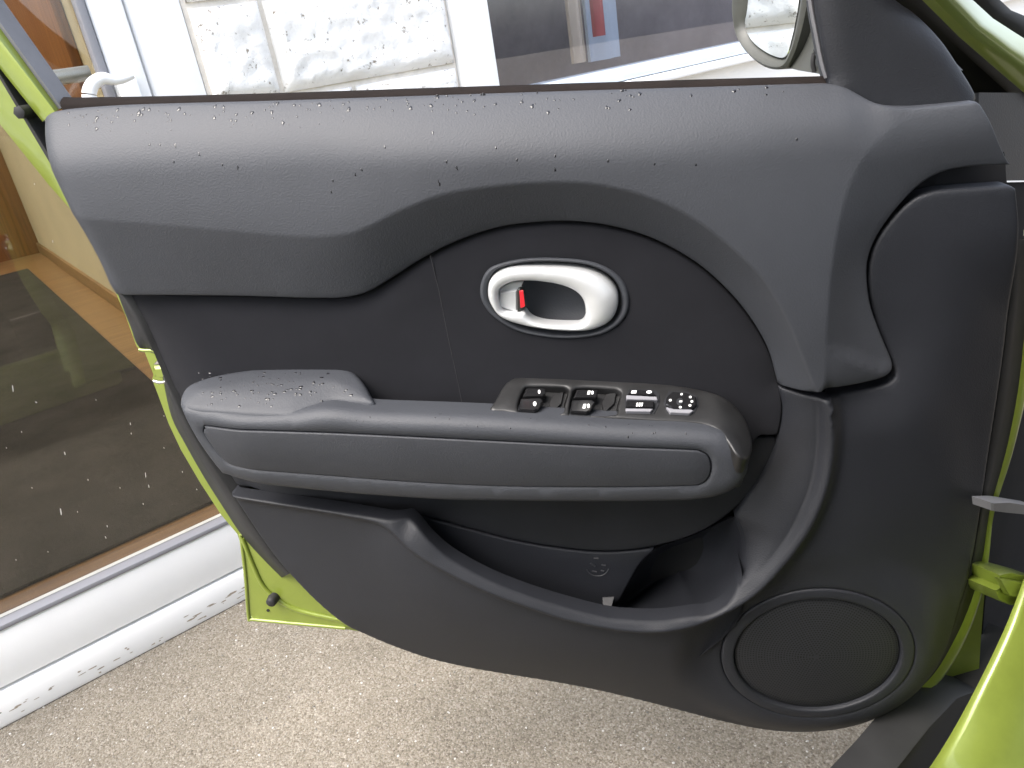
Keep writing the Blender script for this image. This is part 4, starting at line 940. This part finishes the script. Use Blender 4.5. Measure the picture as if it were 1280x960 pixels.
# ---- rain
def drops(name, parent, spots, hf, plane, jitter=True):
    V, Fc = [], []
    for x, y, a, b in spots:
        uv = plane.px([(x, y)], 0)
        for _ in range(2): uv = plane.px([(x, y)], float(hf(uv)[0]))
        e = 5e-4; u0 = uv[0]
        pts = np.array([u0, u0 + [e, 0], u0 + [0, e]]); p = plane.to3(pts, hf(pts)); ta = p[1] - p[0]; ta /= np.linalg.norm(ta); nn = np.cross(ta, p[2] - p[0]); nn /= np.linalg.norm(nn); tb = np.cross(nn, ta)
        k = len(V); sk = rng.uniform(-.3, .3)
        for rr, hh in ((1.0, 0.0), (.8, .55), (.4, .9)):
            for q in range(8):
                c, s_ = math.cos(q * .785), math.sin(q * .785); wob = 1 + .25 * math.sin(q * 2.3 + x)
                V.append(p[0] + ta * (a * rr * c * wob + sk * b * rr * s_) + tb * (b * rr * s_ * wob) + nn * (hh * min(a, b) * .22 + .00008))
        V.append(p[0] + nn * (min(a, b) * .23 + .00008))
        for t in range(2):
            for q in range(8): Fc.append((k + t * 8 + q, k + t * 8 + (q + 1) % 8, k + t * 8 + 8 + (q + 1) % 8, k + t * 8 + 8 + q))
        for q in range(8): Fc.append((k + 16 + q, k + 16 + (q + 1) % 8, k + 24))
    o = mesh(name, V, Fc, M['water'], parent); o['kind'] = 'stuff'; return o
sp = []
for i in range(150):
    x = rng.uniform(85, 700) if rng.random() < .8 else rng.uniform(700, 1030); yt = np.interp(x, [80, 500, 1030], [136, 117, 99])
    y = yt + 4 + abs(rng.normal(0, 13)); s_ = (.0006 + .0013 * rng.random() ** 2) * (1 if y - yt < 30 else .8)
    sp.append((x, y, s_, s_ * rng.uniform(.8, 1.7)))
for x, y, h in ((549, 229, .006), (541, 166, .004), (558, 202, .003), (571, 210, .002), (694, 195, .003), (694, 212, .002), (416, 226, .0028), (414, 240, .0028), (219, 182, .0024), (249, 193, .0020), (297, 209, .0022), (217, 202, .0016), (444, 218, .0018), (452, 212, .0015), (481, 184, .0016), (620, 185, .0014), (646, 200, .0013), (760, 201, .0014), (818, 205, .0012), (870, 206, .0011), (278, 206, .0012), (187, 181, .0013), (200, 181, .0013), (996, 174, .0014)):
    sp.append((x, y, .0009, h * .5 if h > .0025 else h))
drops('raindrops', upper, sp, h_up, MAIN)
sp = []
for i in range(95):
    t = rng.normal(0, 1); x = 335 + 55 * t
    if not 240 < x < 440: continue
    y = 484 + 11 * rng.normal(); y = min(max(y, 466), 508); s_ = rng.uniform(.0005, .0016); sp.append((x, y, s_ * rng.uniform(1, 1.8), s_))
drops('raindrops', cup, sp, h_cup, cupP)
sp = []
for i in range(28):
    x = rng.uniform(425, 890); y = np.interp(x, [415, 620, 890], [511, 521, 537]) + 5 * abs(rng.normal()); s_ = rng.uniform(.0004, .0009); sp.append((x, y, s_, s_))
drops('raindrops', arm, sp, lambda P: h_arm(P) - np.where(True, (lambda d: .017 - np.sqrt(np.maximum(0, .017 ** 2 - (.017 - np.clip(d, 0, .017)) ** 2)))(seg_dist(P, arm_out, True)[0]), 0), MAIN)

# ------------------------------------------------------------------ the car body round the door opening
CB = thing('car', CAR, 'lime green car body at the hinge side, with windscreen pillar, sill and dark hinge post', 'car')
def CY_(pts, yy=0.0):
    ys = yy if hasattr(yy, '__len__') else [yy] * len(pts)
    return np.array([CAR.at_y(x, y, q) for (x, y), q in zip(pts, ys)])
def cprism(name, m, pts, yy, depth, par=None, bev=.002): return prism(name, m, CY_(pts, yy), (0, 1, 0), depth, par or CB, bev)
def cstrip(name, m, lines, ys, split=50, back=.003):
    rows = []
    for (a, b), y_ in zip(lines, ys): 
        q = CY_([a, b, ext(a, b, b[1] + 10)], y_)      # then on up the pillar to the front of the roof
        rows.append(cr(np.vstack([[q[0] + d for d in ((-.33, -.10, .40), (-.26, -.07, .28), (-.13, -.025, .118), (-.06, -.01, .045))], q]), 3))
    rows = [rows[0] + [0, back, 0]] + rows + [rows[-1] + [0, back, 0]]
    return loft(name, m, rows, CB, split=split)
# windscreen pillar: rubber, painted bead, dark outer edge
cstrip('pillar_seal', M['dead'], [((1105, 0), (1200, 119)), ((1136, 0), (1262, 118)), ((1162, 0), (1290, 118))], (.19, .17, .10))
cstrip('pillar_paint', M['green'], [((1160, 0), (1287, 117)), ((1168, 0), (1290, 106)), ((1184, 0), (1290, 88)), ((1200, 0), (1290, 72)), ((1216, 0), (1290, 54))], (.004, .000, -.002, .001, .008))
cstrip('windscreen_seal', M['rubber'], [((1216, 0), (1292, 54)), ((1232, 0), (1292, 40)), ((1250, 0), (1292, 24))], (.012, .010, .014))
# padded ends of the dashboard side
cprism('dash_end_pad', M['inlay'], [(1196, 117), (1480, 117), (1480, 221), (1230, 225), (1210, 186), (1196, 148)], .125, .02, bev=.003)
cprism('dash_end_pad', M['dead'], [(1235, 228), (1480, 224), (1480, 620), (1215, 620), (1235, 380)], .127, .02, bev=.003)
hp_ = CY_([(1228, 560), (1300, 480), (1420, 480), (1420, 1000), (1180, 900), (1222, 862), (1236, 690)], .075)
prism('hinge_post', M['dead'], hp_, (0, -1, 0), .03, CB, .004)
prism('hinge_arm', M['grey_rubber'], CY_([(1241, 629), (1262, 628), (1300, 634), (1300, 645), (1258, 641), (1242, 639)], .02), (0, -1, 0), .02, CB, .002)
hg = prism('hinge', M['green'], CY_([(1248, 718), (1264, 715), (1300, 724), (1300, 760), (1262, 757), (1248, 750), (1244, 738), (1252, 733)], .02), (0, -1, 0), .03, CB, .003)
prism('hinge_leaf', M['green'], CY_([(1250, 724), (1300, 732), (1300, 752), (1262, 745)], .012), (0, -1, 0), .006, hg, .002)
# body flange sweeping down into the sill
fa = [(1142, 985), (1165, 955), (1190, 915), (1212, 875), (1235, 830), (1256, 785), (1272, 745), (1292, 690)]
fb = [(1158, 985), (1180, 957), (1206, 915), (1230, 872), (1252, 828), (1272, 785), (1288, 748), (1310, 690)]
fc = [(1230, 985), (1250, 960), (1275, 920), (1300, 880), (1320, 840), (1340, 800), (1360, 760), (1380, 700)]
fd = [(1330, 985), (1350, 960), (1375, 920), (1400, 880), (1420, 840), (1440, 800), (1460, 760), (1480, 700)]
loft('sill', M['green'], [cr(CY_(fa, .03), 4), cr(CY_(fa, .0), 4), cr(CY_(fb, -.010), 4), cr(CY_(fc, -.045), 4), cr(CY_(fd, -.09), 4)], CB)
prism('sill_step', M['rubber'], CY_([(1085, 1000), (1122, 958), (1160, 910), (1196, 872), (1222, 862), (1262, 790), (1300, 900), (1250, 1010)], .05), (0, -1, 0), .05, CB, .004)
box('sill_beam', M['green'], (-1.7, -.10, .14), (-.32, -.03, .34), CB, .02)
# unseen cabin added to shade the door: roof, far side, floor, rear
box('roof', M['grey_trim'], (-2.4, -1.45, 1.50), (-.50, -.09, 1.55), CB, .015)
box('cabin_floor', M['rubber'], (-2.4, -1.45, .16), (.1, -.101, .22), CB, .01)
box('far_door', M['grey_trim'], (-2.4, -1.50, .22), (.1, -1.455, 1.0), CB, .01)
box('rear_post', M['grey_trim'], (-1.42, -.16, .345), (-1.24, -.06, 1.495), CB, .02)
box('rear_door', M['green'], (-2.4, -.13, .345), (-1.425, -.05, 1.02), CB, .02)
box('dashboard', M['hard'], (-.40, -1.44, .50), (.12, -.28, .98), CB, .03)
ws_ = np.array([(-.50, -1.42, 1.53), (-.50, -.13, 1.53), (.42, -.13, 1.02), (.42, -1.42, 1.02)])
ring_solid('windscreen', glass_mat('tinted_windscreen', (.35, .38, .37), 1.0), [ws_, ws_ + [.003, 0, .005]], CB)  # dark tint made up to dim daylight reaching the door trim
box('cowl', M['rubber'], (.13, -1.44, .80), (.50, -.14, 1.0), CB, .02)
box('seat', M['cloth'], (-1.22, -.78, .23), (-.58, -.22, .50), CB, .05)
box('seat_back', M['cloth'], (-1.40, -.78, .42), (-1.22, -.24, 1.15), CB, .05)
